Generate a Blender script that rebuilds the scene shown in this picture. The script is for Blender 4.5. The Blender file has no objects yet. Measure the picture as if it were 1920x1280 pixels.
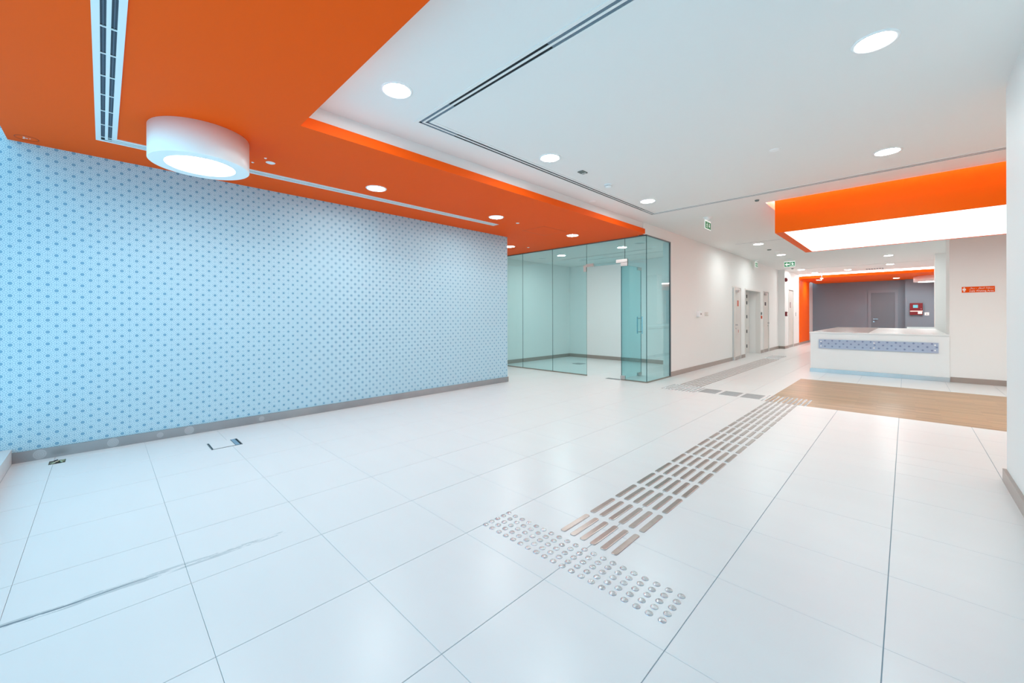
import bpy, bmesh, math, random
from mathutils import Vector, Matrix
random.seed(4)
sc = bpy.context.scene
C = sc.collection

# ------------------------------------------------------------------ camera, daylight, exposure
H = 1.286
FPX, CY0, YAW, ROLL = 752.88, 592.43, 0.7758, -0.0022
cam_d = bpy.data.cameras.new('camera')
cam = bpy.data.objects.new('camera', cam_d)
C.objects.link(cam)
cam_d.sensor_width = 36.0
cam_d.lens = 36.0 * FPX / 1920
cam_d.shift_y = -(640 - CY0) / 1920
cam_d.clip_start = 0.02
cam.matrix_world = (Matrix.Translation((0, 0, H)) @ Matrix.Rotation(YAW, 4, 'Z')
                    @ Matrix.Rotation(math.pi / 2, 4, 'X') @ Matrix.Rotation(ROLL, 4, 'Z'))
sc.camera = cam

WORLD_COL = (0.37, 0.78, 1.0)
WORLD_STR = 1.7
LAMP = 88.0          # downlight diffusers
BOX_L = 1.08         # big luminous ceiling panel
COVE = 12.0
sc.view_settings.view_transform = 'Standard'
sc.view_settings.look = 'None'
sc.view_settings.gamma = 1.0
sc.view_settings.use_curve_mapping = False
sc.view_settings.exposure = 0.73

w = bpy.data.worlds.new('World')
sc.world = w
w.use_nodes = True
bg = w.node_tree.nodes['Background']
bg.inputs[0].default_value = (*WORLD_COL, 1)
bg.inputs[1].default_value = WORLD_STR
sc.cycles.max_bounces = 14
sc.cycles.diffuse_bounces = 8
sc.cycles.glossy_bounces = 4
sc.cycles.transparent_max_bounces = 24
sc.cycles.use_denoising = True
sc.cycles.sample_clamp_indirect = 6.0
sc.cycles.caustics_reflective = False
sc.cycles.caustics_refractive = False


def portal(name, loc, rot, sx, sy):
    l = bpy.data.lights.new(name, 'AREA')
    l.shape = 'RECTANGLE'
    l.size, l.size_y = sx, sy
    l.cycles.is_portal = True
    o = bpy.data.objects.new(name, l)
    C.objects.link(o)
    o.location = loc
    o.rotation_euler = rot
    o['kind'] = 'structure'
    return o


# sky light enters only through the glazed front (the plane y = -0.8)
portal('daylight_opening', (-2.5, -0.80, 1.55), (math.radians(90), 0, 0), 6.1, 2.8)


# ------------------------------------------------------------------ materials
def lin(c):
    return c / 12.92 if c <= 0.04045 else ((c + 0.055) / 1.055) ** 2.4


def rgb(r, g, b):
    return (lin(r / 255), lin(g / 255), lin(b / 255), 1)


def mat(name, col, rough=0.6, metal=0.0, spec=0.5, emit=None, es=0.0, bump=0.0, bscale=60.0, var=0.0):
    m = bpy.data.materials.new(name)
    m.use_nodes = True
    nt = m.node_tree
    p = nt.nodes['Principled BSDF']
    p.inputs['Base Color'].default_value = col
    p.inputs['Roughness'].default_value = rough
    p.inputs['Metallic'].default_value = metal
    p.inputs['Specular IOR Level'].default_value = spec
    if emit:
        p.inputs['Emission Color'].default_value = emit
        p.inputs['Emission Strength'].default_value = es
    if bump or var:
        geo = nt.nodes.new('ShaderNodeNewGeometry')
        nz = nt.nodes.new('ShaderNodeTexNoise')
        nz.inputs['Scale'].default_value = bscale
        nz.inputs['Detail'].default_value = 4
        nt.links.new(geo.outputs['Position'], nz.inputs['Vector'])
        if bump:
            b = nt.nodes.new('ShaderNodeBump')
            b.inputs['Strength'].default_value = bump
            b.inputs['Distance'].default_value = 0.002
            nt.links.new(nz.outputs['Fac'], b.inputs['Height'])
            nt.links.new(b.outputs['Normal'], p.inputs['Normal'])
        if var:
            mx = nt.nodes.new('ShaderNodeMix')
            mx.data_type = 'RGBA'
            mx.inputs[6].default_value = tuple(c * (1 - var) for c in col[:3]) + (1,)
            mx.inputs[7].default_value = tuple(min(1, c * (1 + var)) for c in col[:3]) + (1,)
            nt.links.new(nz.outputs['Fac'], mx.inputs[0])
            nt.links.new(mx.outputs[2], p.inputs['Base Color'])
    return m


class N:
    """tiny expression helper over shader math nodes"""
    def __init__(s, nt):
        s.nt = nt

    def m(s, op, a, b=None, c=None, clamp=False):
        n = s.nt.nodes.new('ShaderNodeMath')
        n.operation = op
        n.use_clamp = clamp
        for i, v in enumerate((a, b, c)):
            if v is None:
                continue
            if isinstance(v, (int, float)):
                n.inputs[i].default_value = v
            else:
                s.nt.links.new(v, n.inputs[i])
        return n.outputs[0]

    def mix(s, f, a, b):
        n = s.nt.nodes.new('ShaderNodeMix')
        n.data_type = 'RGBA'
        for k, v in ((0, f), (6, a), (7, b)):
            if isinstance(v, (tuple, float, int)):
                n.inputs[k].default_value = v
            else:
                s.nt.links.new(v, n.inputs[k])
        return n.outputs[2]


def lace_pattern(nt, u, v, period):
    """printed lace of dots: big dots on a centred square lattice, rings of small ones round them"""
    e = N(nt)
    U = e.m('MULTIPLY', u, 1 / period)
    V = e.m('MULTIPLY', v, 1 / period)
    qx = e.m('ABSOLUTE', e.m('SUBTRACT', e.m('FRACT', e.m('ADD', U, 0.5)), 0.5))
    qy = e.m('ABSOLUTE', e.m('SUBTRACT', e.m('FRACT', e.m('ADD', V, 0.5)), 0.5))
    rx = e.m('SUBTRACT', 0.5, qx)
    ry = e.m('SUBTRACT', 0.5, qy)

    def dot(x, y, cx, cy, r):
        dx = e.m('SUBTRACT', x, cx)
        dy = e.m('SUBTRACT', y, cy)
        d = e.m('SQRT', e.m('ADD', e.m('MULTIPLY', dx, dx), e.m('MULTIPLY', dy, dy)))
        return e.m('LESS_THAN', d, r)

    def ring(x, y, n, R, r):
        d = e.m('SQRT', e.m('ADD', e.m('MULTIPLY', x, x), e.m('MULTIPLY', y, y)))
        a = e.m('ARCTAN2', y, x)
        st = 2 * math.pi / n
        k = e.m('MULTIPLY', e.m('ROUND', e.m('DIVIDE', a, st)), st)
        a2 = e.m('SUBTRACT', a, k)
        px = e.m('SUBTRACT', e.m('MULTIPLY', d, e.m('COSINE', a2)), R)
        py = e.m('MULTIPLY', d, e.m('SINE', a2))
        dd = e.m('SQRT', e.m('ADD', e.m('MULTIPLY', px, px), e.m('MULTIPLY', py, py)))
        return e.m('LESS_THAN', dd, r)
    big = e.m('MAXIMUM', dot(qx, qy, 0, 0, 0.132), dot(rx, ry, 0, 0, 0.132))
    sm = [ring(qx, qy, 12, 0.236, 0.036), ring(rx, ry, 12, 0.236, 0.036),
          ring(rx, qy, 8, 0.142, 0.03), ring(qx, ry, 8, 0.142, 0.03),
          dot(rx, qy, 0, 0, 0.052), dot(qx, ry, 0, 0, 0.052),
          dot(qx, qy, 0.194, 0.308, 0.034), dot(qx, qy, 0.308, 0.194, 0.034)]
    s = sm[0]
    for t in sm[1:]:
        s = e.m('MAXIMUM', s, t)
    return big, s


def wallpaper(name, axis, period, u0, v0, base, small, bigc, rough=0.55, coat=False):
    m = bpy.data.materials.new(name)
    m.use_nodes = True
    nt = m.node_tree
    p = nt.nodes['Principled BSDF']
    g = nt.nodes.new('ShaderNodeNewGeometry')
    s = nt.nodes.new('ShaderNodeSeparateXYZ')
    nt.links.new(g.outputs['Position'], s.inputs[0])
    e = N(nt)
    u = e.m('SUBTRACT', s.outputs[axis], u0)
    v = e.m('SUBTRACT', s.outputs[2], v0)
    big, small_m = lace_pattern(nt, u, v, period)
    c1 = e.mix(small_m, base, small)
    c2 = e.mix(big, c1, bigc)
    if not coat:   # the sheets meet in faint vertical seams
        fr = e.m('FRACT', e.m('DIVIDE', e.m('SUBTRACT', s.outputs[axis], 0.19), 1.27))
        seam = e.m('LESS_THAN', fr, 0.0022)
        c2 = e.mix(e.m('MULTIPLY', seam, 0.35), c2, bigc)
    nt.links.new(c2, p.inputs['Base Color'])
    p.inputs['Roughness'].default_value = rough
    if coat:
        p.inputs['Coat Weight'].default_value = 1.0
        p.inputs['Coat Roughness'].default_value = 0.03
    return m


WHITE = mat('white_paint', rgb(238, 236, 234), 0.65, bump=0.03)
CEIL = mat('ceiling_white', rgb(236, 235, 233), 0.7, bump=0.02)
ORANGE = mat('orange_paint', rgb(246, 88, 8), 0.6, spec=0.12, bump=0.03)
ORANGE2 = mat('orange_satin', rgb(250, 100, 4), 0.5, spec=0.12)
GREYWALL = mat('slate_grey_paint', rgb(122, 136, 148), 0.6, bump=0.03)
GREYDOOR = mat('grey_door_paint', rgb(128, 139, 150), 0.45)
DOORW = mat('offwhite_door', rgb(226, 218, 212), 0.4)
FRAMEW = mat('white_metal', rgb(232, 232, 232), 0.35)
TAUPE = mat('taupe_skirting', rgb(160, 146, 138), 0.3, spec=0.5, var=0.06, bscale=8)
DARK = mat('dark_recess', rgb(18, 24, 30), 0.7)
SLOTGREY = mat('slot_grey', rgb(100, 120, 134), 0.5)
BLADE = mat('vent_blade', rgb(88, 100, 116), 0.45)
GROUT = mat('grout', rgb(158, 176, 188), 0.8)
PLASTIC = mat('white_plastic', rgb(245, 246, 246), 0.35)
GREYPL = mat('grey_plastic', rgb(108, 116, 112), 0.5)
RED = mat('red_lacquer', rgb(118, 20, 28), 0.4)
REDSIGN = mat('orange_red_plate', rgb(214, 74, 22), 0.4)
BLACK = mat('black_plate', rgb(44, 48, 54), 0.4)
CHROME = mat('polished_steel', rgb(205, 205, 208), 0.16, metal=1.0)
SATIN = mat('satin_steel', rgb(196, 188, 184), 0.36, metal=1.0, var=0.1, bscale=35)
STUD = mat('stud_steel', rgb(188, 193, 198), 0.26, metal=1.0)
RAIL = mat('grey_channel', rgb(120, 124, 126), 0.35, metal=0.6)
GLASSEDGE = mat('glass_edge_green', rgb(30, 78, 82), 0.2)
SCREEN = mat('lcd_screen', rgb(70, 130, 140), 0.25, emit=rgb(120, 190, 200), es=0.5)
GREEN = mat('sign_green', rgb(0, 132, 78), 0.3, emit=rgb(0, 132, 78), es=0.12)
SIGNW = mat('sign_white', rgb(225, 240, 232), 0.3, emit=rgb(240, 255, 248), es=0.3)
PRINTW = mat('print_white', rgb(245, 236, 230), 0.5)
LED = mat('downlight_led', (1, 1, 1, 1), 0.5, emit=(0.90, 1.0, 1.0, 1), es=LAMP)
LED_HIGH = mat('downlight_led_bright', (1, 1, 1, 1), 0.5, emit=(0.90, 1.0, 1.0, 1), es=LAMP * 1.22)
LED_LOW = mat('downlight_led_dimmed', (1, 1, 1, 1), 0.5, emit=(0.90, 1.0, 1.0, 1), es=LAMP * 0.5)
BOXLED = mat('stretch_panel_light', (0.9, 0.9, 0.9, 1), 0.5, emit=(0.95, 1.0, 1.0, 1), es=BOX_L)
COVELED = mat('cove_led', (1, 1, 1, 1), 0.5, emit=(1.0, 1.0, 0.98, 1), es=COVE)
GREYTOP = mat('grey_stone_top', rgb(150, 146, 144), 0.28, var=0.05, bscale=12)
DESKW = mat('white_laminate', rgb(236, 238, 238), 0.3)
CONC = mat('raw_hole', rgb(90, 86, 72), 0.9, var=0.4, bscale=80)
CURB = mat('curb_plaster', rgb(206, 204, 204), 0.6, var=0.06, bscale=12)
CABLE = mat('cable_green', rgb(160, 176, 150), 0.5)
BOXGREY = mat('lid_grey', rgb(120, 150, 170), 0.4)

WALLPAPER = wallpaper('patterned_wallpaper', 1, 0.1083, -0.406, 1.4205, rgb(186, 213, 224), rgb(130, 172, 196), rgb(116, 162, 190))
DESKPAT = wallpaper('patterned_glass_back', 0, 0.128, -1.30, 0.722, rgb(172, 186, 210), rgb(148, 162, 190), rgb(116, 130, 166), 0.4, True)


def floor_mat():
    m = bpy.data.materials.new('porcelain_tile')
    m.use_nodes = True
    nt = m.node_tree
    p = nt.nodes['Principled BSDF']
    e = N(nt)
    g = nt.nodes.new('ShaderNodeNewGeometry')
    s = nt.nodes.new('ShaderNodeSeparateXYZ')
    nt.links.new(g.outputs['Position'], s.inputs[0])
    X, Y = s.outputs[0], s.outputs[1]
    mp = nt.nodes.new('ShaderNodeMapping')
    mp.inputs['Scale'].default_value = (0.8, 2.4, 1.0)
    nt.links.new(g.outputs['Position'], mp.inputs[0])
    nz = nt.nodes.new('ShaderNodeTexNoise')
    nz.inputs['Scale'].default_value = 2.2
    nz.inputs['Detail'].default_value = 5
    nt.links.new(mp.outputs[0], nz.inputs['Vector'])
    base = e.mix(nz.outputs['Fac'], rgb(220, 219, 218), rgb(225, 224, 223))
    # a gouged, badly filled scar across the tiles by the window (x about -2.66)
    mp2 = nt.nodes.new('ShaderNodeMapping')
    mp2.inputs['Scale'].default_value = (55, 6.0, 1.0)
    nt.links.new(g.outputs['Position'], mp2.inputs[0])
    n2 = nt.nodes.new('ShaderNodeTexNoise')
    n2.inputs['Scale'].default_value = 1.0
    n2.inputs['Detail'].default_value = 6
    n2.inputs['Roughness'].default_value = 0.7
    nt.links.new(mp2.outputs[0], n2.inputs['Vector'])
    n3 = nt.nodes.new('ShaderNodeTexNoise')
    n3.inputs['Scale'].default_value = 3.0
    nt.links.new(g.outputs['Position'], n3.inputs['Vector'])
    xc = e.m('SUBTRACT', X, e.m('ADD', -2.675, e.m('MULTIPLY', e.m('ADD', Y, 0.0), 0.03)))
    xd = e.m('ABSOLUTE', e.m('ADD', xc, e.m('MULTIPLY', e.m('SUBTRACT', n3.outputs['Fac'], 0.5), 0.03)))
    # width shrinks away from the window
    wd = e.m('MAXIMUM', e.m('SUBTRACT', 0.03, e.m('MULTIPLY', e.m('ABSOLUTE', e.m('SUBTRACT', Y, 0.1)), 0.022)), 0.004)
    band = e.m('LESS_THAN', xd, wd)
    lim = e.m('MULTIPLY', e.m('LESS_THAN', Y, 0.78), e.m('GREATER_THAN', Y, -0.6))
    rag = e.m('GREATER_THAN', n2.outputs['Fac'], e.m('ADD', 0.47, e.m('MULTIPLY', e.m('MAXIMUM', e.m('SUBTRACT', Y, 0.3), 0), 0.14)))
    scar = e.m('MULTIPLY', e.m('MULTIPLY', band, lim), rag)
    core = e.m('MULTIPLY', e.m('LESS_THAN', xd, e.m('MULTIPLY', e.m('SUBTRACT', 0.33, Y), 0.0125)), e.m('GREATER_THAN', n2.outputs['Fac'], 0.4))
    c1 = e.mix(e.m('MULTIPLY', scar, 0.75), base, rgb(176, 182, 184))
    c2 = e.mix(e.m('MULTIPLY', core, 0.85), c1, rgb(96, 112, 122))
    nt.links.new(c2, p.inputs['Base Color'])
    rr = 0.3
    nt.links.new(e.m('ADD', rr, e.m('MULTIPLY', scar, 0.4)), p.inputs['Roughness'])
    return m


def wood_mat():
    m = bpy.data.materials.new('oak_laminate')
    m.use_nodes = True
    nt = m.node_tree
    p = nt.nodes['Principled BSDF']
    e = N(nt)
    g = nt.nodes.new('ShaderNodeNewGeometry')
    oi = nt.nodes.new('ShaderNodeObjectInfo')
    s = nt.nodes.new('ShaderNodeSeparateXYZ')
    nt.links.new(g.outputs['Position'], s.inputs[0])
    # three narrow staves printed on every plank
    bk = nt.nodes.new('ShaderNodeTexBrick')
    bk.offset = 0.37
    bk.inputs['Color1'].default_value = rgb(138, 104, 70)
    bk.inputs['Color2'].default_value = rgb(196, 154, 110)
    bk.inputs['Mortar'].default_value = rgb(140, 108, 78)
    bk.inputs['Scale'].default_value = 1.0
    bk.inputs['Mortar Size'].default_value = 0.0008
    bk.inputs['Brick Width'].default_value = 0.62
    bk.inputs['Row Height'].default_value = 0.0493
    mpb = nt.nodes.new('ShaderNodeMapping')
    mpb.inputs['Location'].default_value = (0.3, -6.985, 0)
    nt.links.new(g.outputs['Position'], mpb.inputs[0])
    nt.links.new(mpb.outputs[0], bk.inputs['Vector'])
    mp = nt.nodes.new('ShaderNodeMapping')
    mp.inputs['Scale'].default_value = (1.6, 30.0, 1.0)
    nt.links.new(g.outputs['Position'], mp.inputs[0])
    nz = nt.nodes.new('ShaderNodeTexNoise')
    nz.inputs['Scale'].default_value = 1.6
    nz.inputs['Detail'].default_value = 6
    nt.links.new(mp.outputs[0], nz.inputs['Vector'])
    grain = e.mix(nz.outputs['Fac'], rgb(138, 104, 72), rgb(208, 166, 120))
    c = e.mix(0.5, bk.outputs['Color'], grain)
    nt.links.new(c, p.inputs['Base Color'])
    p.inputs['Roughness'].default_value = 0.33
    return m


def brushed_mat():
    """long brushed stainless skirting with polishing swirls"""
    m = bpy.data.materials.new('brushed_skirting')
    m.use_nodes = True
    nt = m.node_tree
    p = nt.nodes['Principled BSDF']
    e = N(nt)
    g = nt.nodes.new('ShaderNodeNewGeometry')
    s = nt.nodes.new('ShaderNodeSeparateXYZ')
    nt.links.new(g.outputs['Position'], s.inputs[0])
    nz = nt.nodes.new('ShaderNodeTexNoise')
    nz.inputs['Scale'].default_value = 2.0
    nz.inputs['Detail'].default_value = 3
    nt.links.new(g.outputs['Position'], nz.inputs['Vector'])
    base = e.mix(nz.outputs['Fac'], rgb(140, 142, 146), rgb(188, 188, 190))
    tot = None
    for cy, r in ((-0.40, 0.042), (0.07, 0.042), (0.42, 0.026), (0.66, 0.042), (1.35, 0.03)):
        dy = e.m('SUBTRACT', s.outputs[1], cy)
        dz = e.m('SUBTRACT', s.outputs[2], 0.048)
        d = e.m('SQRT', e.m('ADD', e.m('MULTIPLY', dy, dy), e.m('MULTIPLY', dz, dz)))
        fr = e.m('FRACT', e.m('MULTIPLY', d, 75))
        k = e.m('MULTIPLY', e.m('LESS_THAN', d, r), e.m('ADD', 0.25, e.m('MULTIPLY', fr, 0.75)))
        tot = k if tot is None else e.m('MAXIMUM', tot, k)
    c = e.mix(e.m('MULTIPLY', tot, 0.55), base, rgb(222, 224, 226))
    nt.links.new(c, p.inputs['Base Color'])
    p.inputs['Metallic'].default_value = 0.85
    nt.links.new(e.m('ADD', 0.3, e.m('MULTIPLY', tot, 0.35)), p.inputs['Roughness'])
    return m


def arch_glass(name, tint, ior_f=0.04):
    m = bpy.data.materials.new(name)
    m.use_nodes = True
    nt = m.node_tree
    for n in list(nt.nodes):
        if n.type == 'BSDF_PRINCIPLED':
            nt.nodes.remove(n)
    out = nt.nodes['Material Output']
    t = nt.nodes.new('ShaderNodeBsdfTransparent')
    t.inputs[0].default_value = tint
    gl = nt.nodes.new('ShaderNodeBsdfGlossy')
    gl.inputs['Roughness'].default_value = 0.0
    gl.inputs['Color'].default_value = (0.9, 0.95, 0.95, 1)
    fr = nt.nodes.new('ShaderNodeFresnel')
    gq = nt.nodes.new('ShaderNodeNewGeometry')
    ee = N(nt)   # thin pane: the same reflectance from both of its faces
    nt.links.new(ee.m('ADD', 1.38, ee.m('MULTIPLY', gq.outputs['Backfacing'], 1 / 1.38 - 1.38)), fr.inputs[0])
    mx = nt.nodes.new('ShaderNodeMixShader')
    nt.links.new(fr.outputs[0], mx.inputs[0])
    nt.links.new(t.outputs[0], mx.inputs[1])
    nt.links.new(gl.outputs[0], mx.inputs[2])
    nt.links.new(mx.outputs[0], out.inputs[0])
    return m


TILE = floor_mat()
WOOD = wood_mat()
BRUSHED = brushed_mat()
BRUSHED_D = mat('desk_plinth_steel', rgb(196, 204, 208), 0.22, metal=0.9, var=0.08, bscale=4)
GLASS = arch_glass('teal_glass', (0.80, 0.925, 0.93, 1))
CLEAR = arch_glass('clear_glass', (0.97, 0.985, 0.99, 1))


# ------------------------------------------------------------------ geometry helpers
def finish(name, bm, mats, parent=None, smooth=False):
    me = bpy.data.meshes.new(name)
    bm.normal_update()
    bm.to_mesh(me)
    bm.free()
    for m in (mats if isinstance(mats, (list, tuple)) else [mats]):
        me.materials.append(m)
    if smooth:
        for p in me.polygons:
            p.use_smooth = True
    o = bpy.data.objects.new(name, me)
    C.objects.link(o)
    if parent:
        o.parent = parent
    return o


def add_box(bm, x0, x1, y0, y1, z0, z1, mi=0, bevel=0.0):
    vs = [bm.verts.new((x, y, z)) for z in (z0, z1) for y in (y0, y1) for x in (x0, x1)]
    fs = []
    for f in ((0, 2, 3, 1), (4, 5, 7, 6), (0, 1, 5, 4), (2, 6, 7, 3), (0, 4, 6, 2), (1, 3, 7, 5)):
        fc = bm.faces.new([vs[i] for i in f])
        fc.material_index = mi
        fs.append(fc)
    if bevel:
        es = list({e for f in fs for e in f.edges})
        bmesh.ops.bevel(bm, geom=es, offset=bevel, segments=2, affect='EDGES', profile=0.6)
    return fs


def box(name, dims, m, parent=None, bevel=0.0):
    bm = bmesh.new()
    add_box(bm, *dims, bevel=bevel)
    return finish(name, bm, m, parent)


def boxes(name, L, m, parent=None, bevel=0.0):
    bm = bmesh.new()
    for d in L:
        add_box(bm, *d, bevel=bevel)
    return finish(name, bm, m, parent)


def add_lathe(bm, prof, seg=32, axis='Z', org=(0, 0, 0), mi=0, cap=False):
    rings = []
    org = Vector(org)

    def pt(r, h, a):
        c, s = math.cos(a) * r, math.sin(a) * r
        v = {'Z': (c, s, h), 'X': (h, c, s), 'Y': (c, h, -s)}[axis]
        return org + Vector(v)
    for r, h in prof:
        if r < 1e-6:
            rings.append([bm.verts.new(pt(0, h, 0))])
        else:
            rings.append([bm.verts.new(pt(r, h, 2 * math.pi * i / seg)) for i in range(seg)])
    for a, b in zip(rings, rings[1:]):
        for i in range(seg):
            j = (i + 1) % seg
            if len(a) == 1 and len(b) == 1:
                continue
            if len(a) == 1:
                f = bm.faces.new((a[0], b[i], b[j]))
            elif len(b) == 1:
                f = bm.faces.new((a[i], b[0], a[j]))
            else:
                f = bm.faces.new((a[i], b[i], b[j], a[j]))
            f.material_index = mi
    if cap:
        for r in (rings[0], rings[-1]):
            if len(r) > 1:
                bm.faces.new(r).material_index = mi
    bmesh.ops.recalc_face_normals(bm, faces=bm.faces[:])


def lathe(name, prof, m, parent=None, seg=32, axis='Z', org=(0, 0, 0), smooth=False, cap=False):
    bm = bmesh.new()
    add_lathe(bm, prof, seg, axis, org, cap=cap)
    o = finish(name, bm, m, parent)
    if smooth:
        for p in o.data.polygons:
            p.use_smooth = True
    return o


def add_tube(bm, pts, r, seg=8):
    pts = [Vector(p) for p in pts]
    rings = []
    for i, p in enumerate(pts):
        d = (pts[min(i + 1, len(pts) - 1)] - pts[max(i - 1, 0)]).normalized()
        up = Vector((0, 0, 1)) if abs(d.z) < 0.9 else Vector((1, 0, 0))
        a = d.cross(up).normalized()
        b = d.cross(a).normalized()
        rings.append([bm.verts.new(p + (a * math.cos(t) + b * math.sin(t)) * r)
                      for t in [2 * math.pi * k / seg for k in range(seg)]])
    for A, B in zip(rings, rings[1:]):
        for i in range(seg):
            j = (i + 1) % seg
            bm.faces.new((A[i], A[j], B[j], B[i]))
    bm.faces.new(rings[0])
    bm.faces.new(rings[-1][::-1])
    bmesh.ops.recalc_face_normals(bm, faces=bm.faces[:])


def tube(name, pts, r, m, parent=None, seg=8):
    bm = bmesh.new()
    add_tube(bm, pts, r, seg)
    return finish(name, bm, m, parent, smooth=True)


def thing(name, label, cat, loc=(0, 0, 0), rz=0.0, group=None):
    o = bpy.data.objects.new(name, None)
    o.empty_display_size = 0.05
    C.objects.link(o)
    o.location = loc
    o.rotation_euler = (0, 0, rz)
    o['label'] = label
    o['category'] = cat
    if group:
        o['group'] = group
    return o


def tag(o, label, cat, group=None, kind=None):
    o['label'] = label
    o['category'] = cat
    if group:
        o['group'] = group
    if kind:
        o['kind'] = kind
    return o


def struct(o, label=None):
    o['kind'] = 'structure'
    if label:
        o['label'] = label
    return o


def at_base(o, loc):
    """move the origin of a one-mesh thing to loc, the geometry stays"""
    o.data.transform(Matrix.Translation(-Vector(loc)))
    o.location = loc
    return o


def text_mesh(name, body, size, m, parent, mtx, ext=0.0004, align='LEFT', width=None):
    cu = bpy.data.curves.new(name, 'FONT')
    cu.body = body
    cu.size = size
    cu.extrude = ext
    cu.align_x = align
    cu.resolution_u = 3
    t = bpy.data.objects.new(name, cu)
    C.objects.link(t)
    bpy.context.view_layer.update()
    dg = bpy.context.evaluated_depsgraph_get()
    me = bpy.data.meshes.new_from_object(t.evaluated_get(dg))
    bpy.data.objects.remove(t)
    if width and len(me.vertices):
        xs = [v.co.x for v in me.vertices]
        k = width / max(1e-6, max(xs) - min(xs))
        x0 = min(xs)
        me.transform(Matrix.Translation((-x0, 0, 0)))
        me.transform(Matrix.Diagonal((k, 1, 1, 1)))
    me.transform(mtx)
    me.materials.clear()
    me.materials.append(m)
    o = bpy.data.objects.new(name, me)
    C.objects.link(o)
    if parent:
        o.parent = parent
    return o


def poly_plate(name, polys, mtx, th, m, parent):
    """flat outlines (lists of 2D points) raised by th, placed with mtx (x right, y up, z out)"""
    bm = bmesh.new()
    for P in polys:
        a = [bm.verts.new((x, y, 0)) for x, y in P]
        b = [bm.verts.new((x, y, th)) for x, y in P]
        bm.faces.new(a[::-1])
        bm.faces.new(b)
        n = len(P)
        for i in range(n):
            bm.faces.new((a[i], a[(i + 1) % n], b[(i + 1) % n], b[i]))
    bmesh.ops.recalc_face_normals(bm, faces=bm.faces[:])
    o = finish(name, bm, m, parent)
    o.data.transform(mtx)
    return o


FACE_Y = Matrix(((1, 0, 0, 0), (0, 0, -1, 0), (0, 1, 0, 0), (0, 0, 0, 1)))   # plate seen from -y
FACE_X = Matrix(((0, 0, 1, 0), (1, 0, 0, 0), (0, 1, 0, 0), (0, 0, 0, 1)))    # plate seen from +x, text runs +y

ORD = ['', 'first', 'second', 'third', 'fourth', 'fifth', 'sixth', 'seventh', 'eighth', 'ninth', 'tenth', 'eleventh',
       'twelfth', 'thirteenth', 'fourteenth', 'fifteenth', 'sixteenth', 'seventeenth', 'eighteenth', 'nineteenth', 'twentieth']

# ------------------------------------------------------------------ key dimensions
XW = -5.6       # papered wall
XD = -3.55      # corridor wall
XR = 0.553      # near right wall
ZW = 3.06       # white ceiling
ZO = 2.84       # orange soffit
YG = 7.30       # glass front
YB = 11.42      # wall with the waiting-area sign
YE = 25.4       # grey back wall
XE = 3.8        # far right limit
WD = (-1.525, 3.6, 6.985, 9.95)   # oak inset

# ------------------------------------------------------------------ floor
GX, GY, OX, OY = 0.6003, 0.605, -1.865, 0.903
floor = box('floor', (-8.9, 4.0, -0.95, 25.6, -0.12, -0.004), GROUT)
struct(floor, 'white porcelain tile floor')


def px(X, Y, Z=0.0):
    c, s = math.cos(YAW), math.sin(YAW)
    d = -X * s + Y * c
    if d < 0.2:
        return None
    return 960 + FPX * (X * c + Y * s) / d, CY0 - FPX * (Z - H) / d, d


holes = [(-5.46, -5.325, -0.335, -0.235), (-5.045, -4.785, 0.735, 0.99), (-6.43, -6.17, 8.86, 9.12)]
areas = [(-5.6, 0.553, -0.56, 4.87), (-8.8, 3.8, 4.87, 7.3), (-3.55, 3.8, 7.3, 25.4), (-7.66, -3.55, 7.3, 10.44), (-3.88, -3.55, 13.9, 15.7)]
rects = []
gxj, gyj = 0.0018, 0.0008


def sub(r, h):
    x0, x1, y0, y1 = r
    a0, a1, b0, b1 = h
    if a0 >= x1 or a1 <= x0 or b0 >= y1 or b1 <= y0:
        return [r]
    out = []
    if a0 > x0:
        out.append((x0, a0, y0, y1))
    if a1 < x1:
        out.append((a1, x1, y0, y1))
    m0, m1 = max(x0, a0), min(x1, a1)
    if b0 > y0:
        out.append((m0, m1, y0, b0))
    if b1 < y1:
        out.append((m0, m1, b1, y1))
    return out


for ai, (ax0, ax1, ay0, ay1) in enumerate(areas):
    for i in range(-13, 12):
        for j in range(-4, 42):
            x0, y0 = OX + GX * i, OY + GY * j
            x1, y1 = x0 + GX, y0 + GY
            x0, x1, y0, y1 = max(x0, ax0), min(x1, ax1), max(y0, ay0), min(y1, ay1)
            if x1 - x0 < 0.006 or y1 - y0 < 0.006:
                continue
            L = [(x0 + gxj, x1 - gxj, y0 + gyj, y1 - gyj)]
            for h in holes + [(WD[0] - 0.002, WD[1], WD[2] - 0.002, WD[3] + 0.002)]:
                L = [q for r in L for q in sub(r, h)]
            q = px((x0 + x1) / 2, (y0 + y1) / 2)
            score = 0
            if q and -150 < q[0] < 1887 and q[1] < 1500:
                hid = (x0 < -5.6 and q[0] < 950) or ((y0 > YG) and x0 < XD and q[0] > 1255) or (y0 > YB and q[0] > 1519)
                if not hid:
                    score = (x1 - x0) * (y1 - y0) / q[2] ** 3
            for r in L:
                rects.append((score * (1 if len(L) == 1 else 1.0), r, abs(r[1] - r[0] - GX + 2 * gxj) < 1e-6 and abs(r[3] - r[2] - GY + 2 * gyj) < 1e-6))
rects.sort(key=lambda t: -t[0])


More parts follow.
